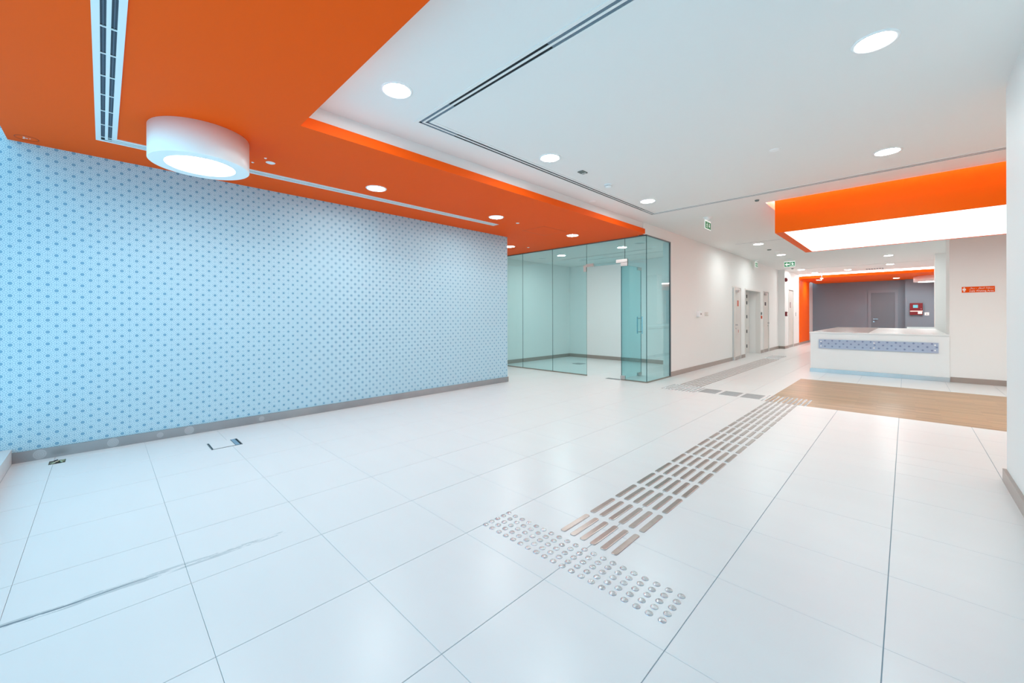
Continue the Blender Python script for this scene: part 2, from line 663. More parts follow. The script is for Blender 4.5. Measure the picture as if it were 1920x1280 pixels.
def tile_bm(bm, x0, x1, y0, y1):
    b = 0.0008
    lo = [bm.verts.new(p) for p in ((x0, y0, -0.01), (x1, y0, -0.01), (x1, y1, -0.01), (x0, y1, -0.01))]
    md = [bm.verts.new(p) for p in ((x0, y0, -b), (x1, y0, -b), (x1, y1, -b), (x0, y1, -b))]
    tp = [bm.verts.new(p) for p in ((x0 + b, y0 + b, 0), (x1 - b, y0 + b, 0), (x1 - b, y1 - b, 0), (x0 + b, y1 - b, 0))]
    bm.faces.new(tp)
    for A, B in ((lo, md), (md, tp)):
        for k in range(4):
            bm.faces.new((A[k], A[(k + 1) % 4], B[(k + 1) % 4], B[k]))


full = None
rest = bmesh.new()
n = 0
for sco, r, isfull in rects:
    if r[1] - r[0] < 0.004 or r[3] - r[2] < 0.004:
        continue
    if n < 300 and sco > 0:
        if isfull:
            if full is None:
                bm = bmesh.new()
                tile_bm(bm, 0, r[1] - r[0], 0, r[3] - r[2])
                o = finish('tile', bm, TILE, floor)
                full = o.data
            else:
                o = bpy.data.objects.new('tile', full)
                C.objects.link(o)
                o.parent = floor
            o.location = (r[0], r[2], 0)
        else:
            bm = bmesh.new()
            tile_bm(bm, 0, r[1] - r[0], 0, r[3] - r[2])
            o = finish('tile', bm, TILE, floor)
            o.location = (r[0], r[2], 0)
        n += 1
    else:
        tile_bm(rest, *r)
o = finish('tile_field', rest, TILE, floor)
o['kind'] = 'stuff'

wood = box('floor', (WD[0], WD[1], WD[2], WD[3], -0.0135, -0.0035), mat('wood_base', rgb(110, 84, 60), 0.8))
struct(wood, 'oak plank inset in the tile floor')
PW, PL = 0.148, 1.28
wb = bmesh.new()
add_box(wb, 0.0004, PL - 0.0004, 0.0004, PW - 0.0004, -0.0033, 0.0)
pm = None
for k in range(int(round((WD[3] - WD[2]) / PW))):
    y0 = WD[2] + k * PW
    off = (k * 0.53) % PL
    x = WD[0] - off
    while x < WD[1] - 0.05:
        a, b = max(x, WD[0]), min(x + PL, WD[1])
        if b - a > 0.006:
            if abs(b - a - PL) < 1e-6 and pm is not None:
                o = bpy.data.objects.new('plank', pm)
                C.objects.link(o)
                o.parent = wood
                o.location = (a, y0, 0)
            else:
                bm = bmesh.new()
                add_box(bm, 0.0004, b - a - 0.0004, 0.0004, min(PW, WD[3] - y0) - 0.0004, -0.0033, 0.0)
                o = finish('plank', bm, WOOD, wood)
                o.location = (a, y0, 0)
                if abs(b - a - PL) < 1e-6:
                    pm = o.data
        x += PL
wb.free()

# ------------------------------------------------------------------ walls
struct(box('wall_left', (XW - 0.25, XW, -0.95, 5.58, 0, 3.1), WALLPAPER), 'wall papered with a blue lace dot pattern')
struct(box('wall_right', (XR, XR + 0.2, -0.95, 4.87, 0, ZW), WHITE), 'near white wall at the right edge')
struct(box('wall_back', (0.6, XE, YB, 12.4, 0, ZW), WHITE), 'white wall carrying the waiting area sign')
struct(box('wall_pier', (0.6, 2.2, 16.8, 17.3, 0, ZW), WHITE), 'white pier behind the reception desk')
struct(box('wall_office', (-3.9, XE, YE, YE + 0.2, 0, 3.1), GREYWALL), 'slate grey back wall')
struct(box('wall_office_right', (-0.02, XE, YE - 0.28, YE + 0.05, 0, 3.05), GREYWALL), 'projecting part of the grey back wall')
struct(box('wall_far_right', (XE, XE + 0.2, 4.67, YE + 0.2, 0, 3.1), WHITE))
struct(box('wall_side_right', (XR + 0.2, XE, 4.67, 4.87, 0, ZW), WHITE))
struct(box('wall_alcove_left', (-8.95, -8.75, 5.3, 7.7, 0, 3.0), WHITE))
struct(box('wall_alcove_near', (-8.75, XW - 0.25, 5.3, 5.5, 0, 3.0), WHITE))
struct(box('wall_glass_room_left', (-7.86, -7.66, 7.36, 10.64, 0, ZO), WHITE))
struct(box('wall_glass_room_back', (-7.66, -3.70, 10.44, 10.64, 0, ZO), WHITE))
# corridor wall with its three openings
W = []
segs = [(8.38, 12.62), (13.47, 13.88), (15.72, 16.12), (16.93, 18.45)]
for a, b in segs:
    W.append((XD - 0.15, XD, a, b, 0, ZW))
for a, b, h in ((12.62, 13.47, 2.14), (13.88, 15.72, 2.13), (16.12, 16.93, 2.15)):
    W.append((XD - 0.15, XD, a, b, h, ZW))
W.append((XD - 0.15, XD, 7.24, 8.38, ZO, ZW))      # bulkhead above the glass
W.append((-3.75, -3.34, 18.45, 19.12, 0, ZW))
W.append((-3.75, -3.34, 20.12, 21.35, 0, ZW))
W.append((-3.75, -3.34, 19.12, 20.12, 2.35, ZW))
W.append((-3.75, -3.40, 23.9, YE, 0, ZW))
struct(boxes('wall_corridor', W, WHITE), 'white corridor wall')
struct(boxes('wall_recess', [(-4.0, XD - 0.15, 15.68, 15.85, 0, 2.6), (-3.99, XD - 0.13, 15.672, 15.70, 0, 2.1), (-4.0, XD - 0.15, 13.7, 13.92, 0, 2.6), (-4.05, -3.93, 13.92, 15.68, 2.12, 2.6),
                              (-4.0, XD - 0.15, 13.92, 15.68, 2.14, 2.35)], WHITE))
struct(boxes('wall_bulkhead', [(XD - 0.02, XD - 0.0, 7.19, 7.24, ZO, ZW), (-8.8, XD - 0.15, 7.24, 7.36, ZO + 0.01, ZW)], WHITE))

# ------------------------------------------------------------------ ceilings
hx0, hx1, hy0, hy1 = -1.575, 3.5, 7.30, 10.24
cl = boxes('ceiling', [
    (XD - 0.02, XE + 0.2, 1.13, hy0, ZW, ZW + 0.1),
    (XD - 0.3, hx0, hy0, hy1, ZW, ZW + 0.1),
    (hx1, XE + 0.2, hy0, hy1, ZW, ZW + 0.1),
    (XD - 0.3, XE + 0.2, hy1, 21.3, ZW, ZW + 0.1),
    # recess above the luminous box
    (hx0 - 0.1, hx0, hy0 - 0.1, hy1 + 0.1, ZW + 0.1, 3.45), (hx1, hx1 + 0.1, hy0 - 0.1, hy1 + 0.1, ZW + 0.1, 3.45),
    (hx0, hx1, hy0 - 0.1, hy0, ZW + 0.1, 3.45), (hx0, hx1, hy1, hy1 + 0.1, ZW + 0.1, 3.45), (hx0 - 0.1, hx1 + 0.1, hy0 - 0.1, hy1 + 0.1, 3.45, 3.5),
    (XD - 0.3, XE + 0.2, 21.3, 21.9, 3.4, 3.5), (XD - 0.3, XE + 0.2, 21.2, 21.3, 3.1, 3.5), (XD - 0.3, XE + 0.2, 21.85, 21.95, 3.0, 3.5)], CEIL)
struct(cl, 'white plasterboard ceiling')
struct(boxes('ceiling', [(XW - 0.3, XR + 0.2, -0.58, 1.13, ZO, 2.93), (-8.95, -3.52, 1.13, 7.19, ZO, 2.93), (-8.95, -3.575, 7.19, 7.31, ZO, ZO + 0.03)], ORANGE), 'lower orange ceiling')
struct(boxes('ceiling', [(XW - 0.3, XR + 0.2, -0.58, 1.08, 2.93, ZW + 0.1), (-8.95, -3.57, 1.08, 7.19, 2.93, ZW + 0.1),
                         (-8.95, XD - 0.15, 7.31, 7.36, ZO, ZO + 0.01)], CEIL), 'white upstand over the orange ceiling')
struct(box('ceiling', (-7.86, XD - 0.15, 7.36, 10.64, ZO, ZO + 0.1), CEIL), 'white ceiling of the glass room')
struct(box('ceiling', (XW - 0.3, XR + 0.2, -0.95, -0.58, 3.5, 3.6), CEIL), 'curtain pocket over the window')

# portal lining of the far office (orange leg and beam, rounded corner)
bm = bmesh.new()
prof = []
x0, zt, R = -3.44, 3.0, 0.16
for k in range(9):
    a = math.pi - k * math.pi / 16
    prof.append((x0 + R + R * math.cos(a), zt - R + R * math.sin(a)))
outer = [(x0, 0.0)] + prof + [(XE, zt)]
t = 0.11
inner = [(x0 + t, 0.0), (x0 + t, zt - t - 0.05), (x0 + t + 0.05, zt - t), (XE, zt - t)]


def prism(poly, y0, y1, bm):
    a = [bm.verts.new((x, y0, z)) for x, z in poly]
    b = [bm.verts.new((x, y1, z)) for x, z in poly]
    bm.faces.new(a)
    bm.faces.new(b[::-1])
    m = len(poly)
    for i in range(m):
        bm.faces.new((a[i], b[i], b[(i + 1) % m], a[(i + 1) % m]))
    bmesh.ops.recalc_face_normals(bm, faces=bm.faces[:])


prism(outer + inner[::-1], 21.45, 23.9, bm)
add_box(bm, x0 + t + 0.05, XE, 23.9, YE, zt - t, zt)
struct(finish('trim_1', bm, ORANGE2), 'orange portal lining the far office')

# skirtings
struct(box('baseboard_left', (XW, XW + 0.014, -0.56, 5.58, 0, 0.094), BRUSHED), 'brushed steel skirting under the papered wall')
struct(box('baseboard_left_end', (XW - 0.25, XW + 0.014, 5.58, 5.594, 0, 0.094), TAUPE))
struct(boxes('baseboard_right', [(XR - 0.02, XR, -0.7, 4.89, 0, 0.097), (XR, XR + 0.2, 4.87, 4.89, 0, 0.097)], TAUPE), 'taupe skirting of the near right wall')
L = [(XD, XD + 0.014, a + 0.005, b - (0.005 if b < 18 else 0), 0, 0.10) for a, b in segs]
L += [(XD, -3.326, 18.436, 18.45, 0, 0.10), (-3.34, -3.326, 18.45, 19.12, 0, 0.10), (-3.34, -3.326, 20.12, 21.35, 0, 0.10), (-3.33, -3.316, 21.45, 23.9, 0, 0.10)]
struct(boxes('baseboard_corridor', L, TAUPE))
struct(box('baseboard_back', (0.61, XE, YB - 0.014, YB, 0, 0.10), TAUPE))
struct(boxes('baseboard_glass_room', [(-7.66, XD - 0.15, 10.426, 10.44, 0, 0.10), (-7.66, -7.646, 7.36, 10.44, 0, 0.10)], TAUPE))

# window front (behind and left of the camera): low curb, mullions, panes
struct(boxes('trim_2', [(XW, XR, -0.95, -0.56, 0, 0.127)], CURB), 'low white curb under the window')
win = boxes('window_1', [(XW, XR, -0.86, -0.80, 0.127, 0.18), (XW, XR, -0.86, -0.80, 3.42, 3.5)] +
            [(x - 0.025, x + 0.025, -0.88, -0.80, 0.127, 3.5) for x in (-5.575, -4.05, -2.5, -0.95, 0.53)], FRAMEW)
struct(win, 'glazed front')
for a, b in ((-5.55, -4.075), (-4.025, -2.525), (-2.475, -0.975), (-0.925, 0.505)):
    box('pane', (a, b, -0.835, -0.825, 0.18, 3.42), CLEAR, win)

# ------------------------------------------------------------------ doors of the corridor wall
FRAMES = mat('door_frame_paint', rgb(228, 224, 220), 0.35)


def door_frame(y0, y1, h, x=XD, wd=0.04, d=0.17):
    return [(x - d + 0.012, x + 0.012, y0, y0 + wd, 0, h), (x - d + 0.012, x + 0.012, y1 - wd, y1, 0, h), (x - d + 0.012, x + 0.012, y0 + wd, y1 - wd, h - wd, h)]


def lever(parent, x, y, z, m=CHROME, dy=-0.11):
    bm = bmesh.new()
    add_lathe(bm, [(0.0, 0.0), (0.025, 0.0), (0.025, 0.008), (0.011, 0.01), (0.011, 0.045), (0, 0.045)], 14, 'X', (x, y, z))
    add_box(bm, x + 0.036, x + 0.05, min(y, y + dy), max(y, y + dy), z - 0.009, z + 0.009)
    add_lathe(bm, [(0.0, 0.0), (0.022, 0.0), (0.022, 0.008), (0.0, 0.009)], 12, 'X', (x, y, z - 0.1))
    return finish('handle', bm, m, parent)


# door 1: ajar, leaf swung a little towards the corridor
d1 = boxes('door_1', door_frame(12.62, 13.47, 2.14), FRAMES)
struct(d1, 'white door standing ajar with an orange plate')
lf = bmesh.new()
add_box(lf, -0.045, 0.0, -0.77, 0.0, 0.008, 2.09)
leaf = finish('leaf', lf, DOORW, d1)
leaf.location = (XD, 13.43, 0)
leaf.rotation_euler = (0, 0, math.radians(5))
h = lever(leaf, 0.0, -0.70, 1.02)
bm = bmesh.new()
add_box(bm, 0.0, 0.05, -0.72, -0.48, 1.96, 2.02, bevel=0.004)
add_box(bm, 0.03, 0.045, -0.50, -0.12, 2.02, 2.035)
finish('door_closer', bm, SATIN, leaf)
box('door_sign', (0.0, 0.004, -0.47, -0.30, 1.56, 1.73), REDSIGN, leaf)
box('kick_strip', (0.0, 0.003, -0.76, -0.01, 0.01, 0.10), TAUPE, leaf)
box('key_tag', (0.052, 0.056, -0.64, -0.60, 0.80, 0.88), REDSIGN, leaf)

# door 2: open double-width doorway to a passage, leaf folded back inside
d2 = boxes('door_2', door_frame(13.88, 15.72, 2.13), FRAMES)
struct(d2, 'deep doorway recess beside the ajar door, with a hinged leaf at its back')
lf = box('leaf', (-3.93, -3.89, 13.94, 15.30, 0.008, 2.10), DOORW, d2)
st = box('door_stile', (-3.95, -3.87, 15.30, 15.66, 0.0, 2.12), FRAMES, d2)
for z in (0.25, 0.75, 1.25, 1.72, 1.94):
    bm = bmesh.new()
    add_box(bm, -3.87, -3.85, 15.31, 15.36, z - 0.055, z + 0.055, bevel=0.003)
    finish('hinge', bm, mat('hinge_steel', rgb(90, 92, 94), 0.4, metal=0.6) if z == 0.25 else bpy.data.materials['hinge_steel'], st)

d3 = boxes('door_3', door_frame(16.12, 16.93, 2.15), FRAMES)
struct(d3, 'closed off-white door with a small black plate')
lf = box('leaf', (XD - 0.06, XD - 0.012, 16.165, 16.885, 0.008, 2.10), DOORW, d3)
lever(lf, XD - 0.012, 16.82, 1.02)
bm = bmesh.new()
add_box(bm, XD - 0.012, XD + 0.04, 16.25, 16.5, 2.0, 2.07, bevel=0.004)
finish('door_closer', bm, SATIN, lf)
box('door_sign', (XD - 0.012, XD - 0.006, 16.38, 16.56, 1.64, 1.76), BLACK, lf)
box('kick_strip', (XD - 0.012, XD - 0.008, 16.17, 16.88, 0.0, 0.10), TAUPE, lf)

d4 = boxes('door_4', door_frame(19.12, 20.12, 2.35, x=-3.34), FRAMES)
struct(d4, 'tall off-white riser door near the orange portal')
lf = box('leaf', (-3.40, -3.352, 19.165, 20.075, 0.008, 2.30), DOORW, d4)
box('door_sign', (-3.352, -3.346, 19.50, 19.62, 1.60, 1.82), RED, lf)
bm = bmesh.new()
for z in (1.63, 1.69, 1.75):
    add_box(bm, -3.346, -3.343, 19.53, 19.59, z, z + 0.03)
finish('sign_print', bm, PRINTW, lf)
box('kick_strip', (-3.352, -3.348, 19.17, 20.07, 0.0, 0.10), TAUPE, lf)

struct(boxes('wall_sky_block', [(-4.8, -4.65, 12.3, 13.7, 0, 2.5), (-4.65, XD - 0.15, 12.3, 12.42, 0, 2.5), (-4.65, XD - 0.15, 12.3, 13.7, 2.3, 2.5),  # unseen boxes added behind the doors to keep sky glow out of the gaps
                             (-4.8, -4.65, 15.85, 17.2, 0, 2.5), (-4.65, XD - 0.15, 17.1, 17.2, 0, 2.5), (-4.65, XD - 0.15, 15.85, 17.2, 2.3, 2.5),
                             (-4.4, -3.75, 19.0, 20.3, 0, 2.6)], WHITE))

# grey door in the back wall
d5 = boxes('door_5', [(-1.28, -1.17, YE - 0.03, YE + 0.02, 0, 2.46), (-0.36, -0.25, YE - 0.03, YE + 0.02, 0, 2.46), (-1.17, -0.36, YE - 0.03, YE + 0.02, 2.34, 2.46)], GREYDOOR)
struct(d5, 'grey door in the slate grey wall')
lf = box('leaf', (-1.17, -0.36, YE - 0.008, YE + 0.01, 0.0, 2.34), mat('grey_leaf', rgb(110, 120, 130), 0.4), d5)
bm = bmesh.new()
add_lathe(bm, [(0.0, 0.0), (0.03, 0.0), (0.03, -0.012), (0.012, -0.014), (0.012, -0.05), (0, -0.05)], 14, 'Y', (-1.08, YE - 0.008, 1.11))
add_box(bm, -1.08, -0.93, YE - 0.066, YE - 0.05, 1.10, 1.12)
add_lathe(bm, [(0.0, 0.0), (0.03, 0.0), (0.03, -0.014), (0.0, -0.014)], 14, 'Y', (-1.08, YE - 0.008, 0.99))
finish('handle', bm, CHROME, lf)

# ------------------------------------------------------------------ glass partition
FX = [-7.64, -6.784, -5.843, -4.905]
gp = thing('glass_partition', 'frameless teal glass front and return beside the papered wall', 'partition', (-5.6, YG, 0))
gp_inv = Matrix.Translation((5.6, -YG, 0))


def gpart(name, bm, m, parent=None):
    o = finish(name, bm, m, parent or gp)
    if parent is None:
        o.data.transform(gp_inv)
    return o


def pane(x0, x1, y0, y1, z0, z1, parent=None, name='glass_panel'):
    bm = bmesh.new()
    fs = add_box(bm, x0, x1, y0, y1, z0, z1)
    alongx = (x1 - x0) > (y1 - y0)
    for f in fs:
        f.normal_update()
        nrm = f.normal
        f.material_index = 0 if (abs(nrm.y) > 0.5 if alongx else abs(nrm.x) > 0.5) else 1
    return gpart(name, bm, [GLASS, GLASSEDGE], parent)


g0, g1 = YG - 0.005, YG + 0.005
for a, b in zip(FX, FX[1:]):
    pane(a + 0.002, b - 0.002, g0, g1, 0.018, ZO - 0.012)
pane(-4.905 + 0.002, -4.0 - 0.002, g0, g1, 2.335, ZO - 0.012)
pane(-4.0 + 0.002, XD - 0.002, g0, g1, 2.335, ZO - 0.012)
pane(-4.088, XD - 0.002, g0, g1, 0.018, 2.331)
pane(XD - 0.005, XD + 0.005, YG + 0.008, 8.36, 0.018, ZO - 0.012)
bm = bmesh.new()
add_box(bm, -7.64, XD + 0.01, YG - 0.014, YG + 0.014, ZO - 0.02, ZO)
add_box(bm, XD - 0.014, XD + 0.014, YG - 0.014, 8.37, ZO - 0.02, ZO)
gpart('top_rail', bm, RAIL)
bm = bmesh.new()
add_box(bm, -7.64, -4.905, YG - 0.014, YG + 0.014, 0.0, 0.02)
add_box(bm, -4.088, XD + 0.012, YG - 0.014, YG + 0.014, 0.0, 0.02)
add_box(bm, XD - 0.014, XD + 0.014, YG + 0.014, 8.37, 0.0, 0.02)
gpart('base_rail', bm, mat('bronze_channel', rgb(140, 132, 120), 0.35, metal=0.5))
bm = bmesh.new()
add_box(bm, XD - 0.012, XD + 0.016, 8.36, 8.385, 0.0, ZO)
gpart('wall_channel', bm, RAIL)
# patch fittings at the head of the doorway
bm = bmesh.new()
add_box(bm, -4.975, -4.91, YG - 0.02, YG + 0.02, 2.235, 2.375, bevel=0.002)
add_box(bm, -4.915, -4.73, YG - 0.02, YG + 0.02, 2.335, 2.40, bevel=0.002)
gpart('patch_fitting', bm, SATIN)
bm = bmesh.new()
add_box(bm, -4.19, -3.94, YG - 0.02, YG + 0.02, 2.35, 2.42, bevel=0.002)
add_box(bm, -4.085, -3.94, YG - 0.02, YG + 0.02, 2.28, 2.36, bevel=0.002)
gpart('patch_fitting', bm, SATIN)
bm = bmesh.new()
add_box(bm, -4.095, -4.0, YG - 0.018, YG + 0.018, 0.02, 0.09, bevel=0.002)
gpart('patch_fitting', bm, SATIN)

gd = thing('glass_door', 'open frameless glass door swung into the glass room', 'door', (-4.093, YG, 0))
bm = bmesh.new()
fs = add_box(bm, -0.006, 0.006, 0.03, 0.86, 0.012, 2.325)
for f in fs:
    f.normal_update()
    f.material_index = 0 if abs(f.normal.x) > 0.5 else 1
finish('leaf', bm, [GLASS, GLASSEDGE], gd)
for z0 in (0.008, 2.262):
    bm = bmesh.new()
    add_box(bm, -0.017, 0.017, 0.70, 0.86, z0, z0 + 0.065, bevel=0.002)
    finish('patch_fitting', bm, SATIN, gd)
bm = bmesh.new()
for sx in (-0.055, 0.055):
    add_tube(bm, [(sx, 0.80, 0.90), (sx, 0.80, 1.27)], 0.011)
    for z in (0.94, 1.23):
        add_tube(bm, [(0, 0.80, z), (sx, 0.80, z)], 0.008)
finish('handle', bm, CHROME, gd)
fp = tag(at_base(box('floor_spring_plate', (-4.42, -4.10, 7.24, 7.36, -0.001, 0.002), RAIL), (-4.26, 7.3, 0)),
         'thin steel floor spring plate at the foot of the glass doorway', 'plate')

# ------------------------------------------------------------------ luminous box over the desk
lb = thing('ceiling_light_box', 'long orange box hanging from the ceiling with a glowing white underside', 'ceiling light', (1.0, 8.76, 2.58))
bx0, bx1, by0, by1, bz0, bz1 = -1.468, 3.3, 7.405, 10.13, 2.58, 3.30
T = Matrix.Translation((-1.0, -8.76, -2.58))
o = boxes('housing', [(bx0, bx1, by0, by0 + 0.02, bz0, bz1), (bx0, bx1, by1 - 0.02, by1, bz0, bz1),
                      (bx0, bx0 + 0.02, by0 + 0.02, by1 - 0.02, bz0, bz1), (bx1 - 0.02, bx1, by0 + 0.02, by1 - 0.02, bz0, bz1),
                      (bx0 + 0.02, bx0 + 0.115, by0 + 0.02, by1 - 0.02, bz0, bz0 + 0.02), (bx1 - 0.115, bx1 - 0.02, by0 + 0.02, by1 - 0.02, bz0, bz0 + 0.02),
                      (bx0 + 0.115, bx1 - 0.115, by1 - 0.05, by1 - 0.02, bz0, bz0 + 0.02), (bx0, bx1, by0, by1, bz1, bz1 + 0.02)], ORANGE2, lb)
o.data.transform(T)
o = box('diffuser_panel', (bx0 + 0.116, bx1 - 0.116, by0 + 0.021, by1 - 0.051, bz0 + 0.004, bz0 + 0.014), BOXLED, lb)
o.data.transform(T)
for d in ((bx0 - 0.06, bx1, by0 - 0.075, by0 - 0.035, 3.30, 3.315), (bx0 - 0.075, bx0 - 0.035, by0 - 0.02, by1, 3.30, 3.315)):
    o = box('led_strip', d, COVELED, lb)
    o.data.transform(T)
    o['label'] = 'glowing strip hidden in the ceiling recess'
# cove light over the far portal
cv = thing('cove_light', 'long white cove light glowing above the orange portal', 'ceiling light', (0.2, 21.6, 3.0))
o = box('diffuser', (-3.40, XE, 21.80, 21.845, 3.0, 3.3), mat('cove_diffuser', (1, 1, 1, 1), 0.5, emit=(1.0, 1.0, 0.98, 1), es=4.5), cv)
o.data.transform(Matrix.Translation((-0.2, -21.6, -3.0)))

# ------------------------------------------------------------------ downlights
def make_downlight():
    t = thing('downlight', '', 'ceiling light', (0, 0, 0))
    lathe('rim', [(0.098, -0.002), (0.104, -0.007), (0.116, -0.007), (0.122, -0.001), (0.122, 0.0)], PLASTIC, t, 40, smooth=True)
    lathe('diffuser', [(0.0, -0.003), (0.099, -0.003)], LED, t, 40)
    return t


def dup(root, loc, label, group=None, rz=None):
    r = root.copy()
    C.objects.link(r)
    r.location = loc
    if rz is not None:
        r.rotation_euler = (0, 0, rz)
    r['label'] = label
    if group:
        r['group'] = group
    for ch in list(root.children):
        c = ch.copy()
        C.objects.link(c)
        c.parent = r
        for g in ch.children:
            d = g.copy()
            C.objects.link(d)
            d.parent = c
    return r


spots = [
    (-2.85, 1.62, ZW, 'round white downlight nearest the corner of the orange ceiling'),
    (-2.85, 3.52, ZW, 'round white downlight between the slot vent and the smoke detector'),
    (-2.85, 5.91, ZW, 'round white downlight by the far left corner of the slot vent'),
    (-0.14, 3.51, ZW, 'largest round downlight in the white ceiling at top right'),
    (-0.14, 5.96, ZW, 'round downlight just before the slot vent and orange light box'),
    (-4.59, 2.33, ZO, 'round downlight in the orange ceiling nearest the drum lamp'),
    (-4.59, 4.33, ZO, 'round downlight in the orange ceiling by the end of the strip vent'),
    (-4.59, 6.35, ZO, 'round downlight in the orange ceiling above the glass front'),
    (-6.31, 6.37, ZO, 'round downlight in the orange ceiling half behind the papered wall end'),
    (-6.31, 8.25, ZO, 'left added lamp standing in for a downlight reflection in the glass front'),  # this pair is added: lit lamps in place of reflections in the glass
    (-4.59, 8.25, ZO, 'right added lamp standing in for a downlight reflection above the open doorway'),
    (-2.61, 11.41, ZW, 'corridor downlight just past the thin ceiling slot'),
    (-2.60, 13.89, ZW, 'corridor downlight in front of the arrow exit sign'),
    (-2.90, 19.0, ZW, 'corridor downlight beyond the arrow exit sign near the portal'),
    (-2.70, 20.7, ZW, 'small downlight right in front of the far cove light'),
    (-1.61, 20.35, ZW, 'downlight left of the ceiling grille above the reception desk'),
    (-0.37, 16.34, ZW, 'nearest downlight above the reception desk'),
    (-0.39, 19.14, ZW, 'downlight above the reception desk behind the thin slot'),
    (-2.80, 22.7, 2.89, 'left downlight in the underside of the orange portal'),
    (-0.29, 24.0, 2.89, 'right downlight in the underside of the orange portal near the drum lamp'),
    (2.57, 5.96, ZW, 'added fill downlight out of sight behind the right wall'),  # from here on: unseen lamps added to brighten the far rooms
    (2.57, 12.9, ZW, 'added fill downlight out of sight beyond the waiting area wall'),
    (2.0, 16.34, ZW, 'added fill downlight out of sight behind the white pier'),
    (2.0, 19.14, ZW, 'added fill downlight out of sight behind the white pier, farther one'),
    (2.2, 22.7, 2.89, 'added fill downlight in the orange portal, unseen behind the pier'),
]
proto = make_downlight()
for i, (x, y, z, lab) in enumerate(spots):
    if i == 0:
        proto.location = (x, y, z)
        proto['label'] = lab
        proto['group'] = 'round ceiling downlights'
    else:
        dup(proto, (x, y, z), lab, 'round ceiling downlights')


def drum(x, y, z, R, r, h, label, e):
    t = thing('drum_lamp', label, 'ceiling light', (x, y, z))
    lathe('shade', [(0.0, 0.0), (R, 0.0), (R, -h + 0.004), (R - 0.004, -h), (r + 0.008, -h), (r + 0.004, -h + 0.006), (r, -h + 0.012)], PLASTIC, t, 96)
    for p in t.children[0].data.polygons:
        p.use_smooth = abs(p.normal.z) < 0.3
    lathe('diffuser', [(0.0, -h + 0.01), (r, -h + 0.01)], mat('drum_diffuser', (1, 1, 1, 1), 0.5, emit=(0.98, 1.0, 0.99, 1), es=e), t, 64)
    return t


drum(-4.325, 0.595, ZO, 0.348, 0.236, 0.265, 'large white drum lamp on the orange ceiling by the window', 12.0)
drum(0.72, 23.6, 2.89, 0.50, 0.36, 0.24, 'white drum lamp under the orange portal of the far office', 14.0)

# the fittings do not all burn alike: two materials swapped on copies of the diffuser mesh
variants = {}
for o in [q for q in bpy.data.objects if q.name.split('.')[0] == 'downlight']:
    m_ = None
    if o.location.y > 11 or (o.location.x < XD and o.location.y > YG):
        m_ = LED_HIGH
    elif abs(o.location.x + 0.14) < 0.01 and o.location.y < 4:
        m_ = LED_LOW
    if m_:
        for ch in o.children:
            if ch.name.startswith('diffuser'):
                if m_.name not in variants:
                    me_ = ch.data.copy()
                    me_.materials.clear()
                    me_.materials.append(m_)
                    variants[m_.name] = me_
                ch.data = variants[m_.name]

# ------------------------------------------------------------------ linear vents
def strip(bm, path, d0, d1, z0, z1, org):
    """mitred flat bar between the offsets d0 and d1 (to the left) of an axis-aligned open path"""
    P = [Vector(p) for p in path]
    dirs = [(b - a).normalized() for a, b in zip(P, P[1:])]

    def off(i, d):
        a = dirs[max(i - 1, 0)]
        b = dirs[min(i, len(dirs) - 1)]
        na, nb = Vector((-a.y, a.x)), Vector((-b.y, b.x))
        if i in (0, len(P) - 1):
            return P[i] + (na if i else nb) * d
        return P[i] + (na + nb) * d
    for k in range(len(P) - 1):
        q = [off(k, d0), off(k + 1, d0), off(k + 1, d1), off(k, d1)]
        lo = [bm.verts.new((v.x - org[0], v.y - org[1], z0 - org[2])) for v in q]
        hi = [bm.verts.new((v.x - org[0], v.y - org[1], z1 - org[2])) for v in q]
        bm.faces.new(lo)
        bm.faces.new(hi[::-1])
        for n_ in range(4):
            bm.faces.new((lo[n_], hi[n_], hi[(n_ + 1) % 4], lo[(n_ + 1) % 4]))
    bmesh.ops.recalc_face_normals(bm, faces=bm.faces[:])


def vent(name, label, path, z, m_frame, w_=0.065, fr=0.022, th=0.006):
    """two slots inside a flat mitred frame"""
    org = (sum(p[0] for p in path) / len(path), sum(p[1] for p in path) / len(path), z)
    t = thing(name, label, 'air vent', org)
    g = (2 * w_ - 2 * fr) / 3 * 0.42
    bm = bmesh.new()
    strip(bm, path, -w_ + 0.002, w_ - 0.002, z - 0.0012, z - 0.0004, org)
    finish('slot_backing', bm, DARK, t)
    for a, b in ((-w_, -w_ + fr), (w_ - fr, w_)):
        bm = bmesh.new()
        strip(bm, path, a, b, z - th, z, org)
        finish('frame', bm, m_frame, t)
    bm = bmesh.new()
    strip(bm, path, -g, g, z - th, z, org)
    finish('divider', bm, m_frame, t)
    return t


VFR = mat('vent_frame', rgb(226, 230, 232), 0.4)
vo = vent('linear_vent', 'white L-shaped two-slot air vent in the orange ceiling', [(0.4, 0.025), (-4.985, 0.025), (-4.985, 4.70)], ZO, VFR, 0.065, 0.032)
# fine louvre blades inside the window-side run
bl = bmesh.new()
vx, vy, vz = vo.location
gw = (0.13 - 0.064) / 3 * 0.42
for c0, c1 in ((0.025 - 0.033, 0.025 - gw), (0.025 + gw, 0.025 + 0.033)):
    x = -4.94
    k = 0
    while x < -2.3:
        wide = (k % 28 == 0)
        if wide:
            box('cross_bar', (x - vx, x + 0.012 - vx, c0 - vy, c1 - vy, ZO - 0.0055 - vz, ZO - 0.0011 - vz), VFR, vo)
        else:
            add_box(bl, x - vx, x + 0.004 - vx, c0 - vy, c1 - vy, ZO - 0.003 - vz, ZO - 0.0011 - vz)
        x += 0.03 if wide else 0.0105
        k += 1
    m_ = (c0 + c1) / 2
    add_box(bl, -4.94 - vx, -2.3 - vx, m_ - 0.002 - vy, m_ + 0.002 - vy, ZO - 0.0035 - vz, ZO - 0.0011 - vz)
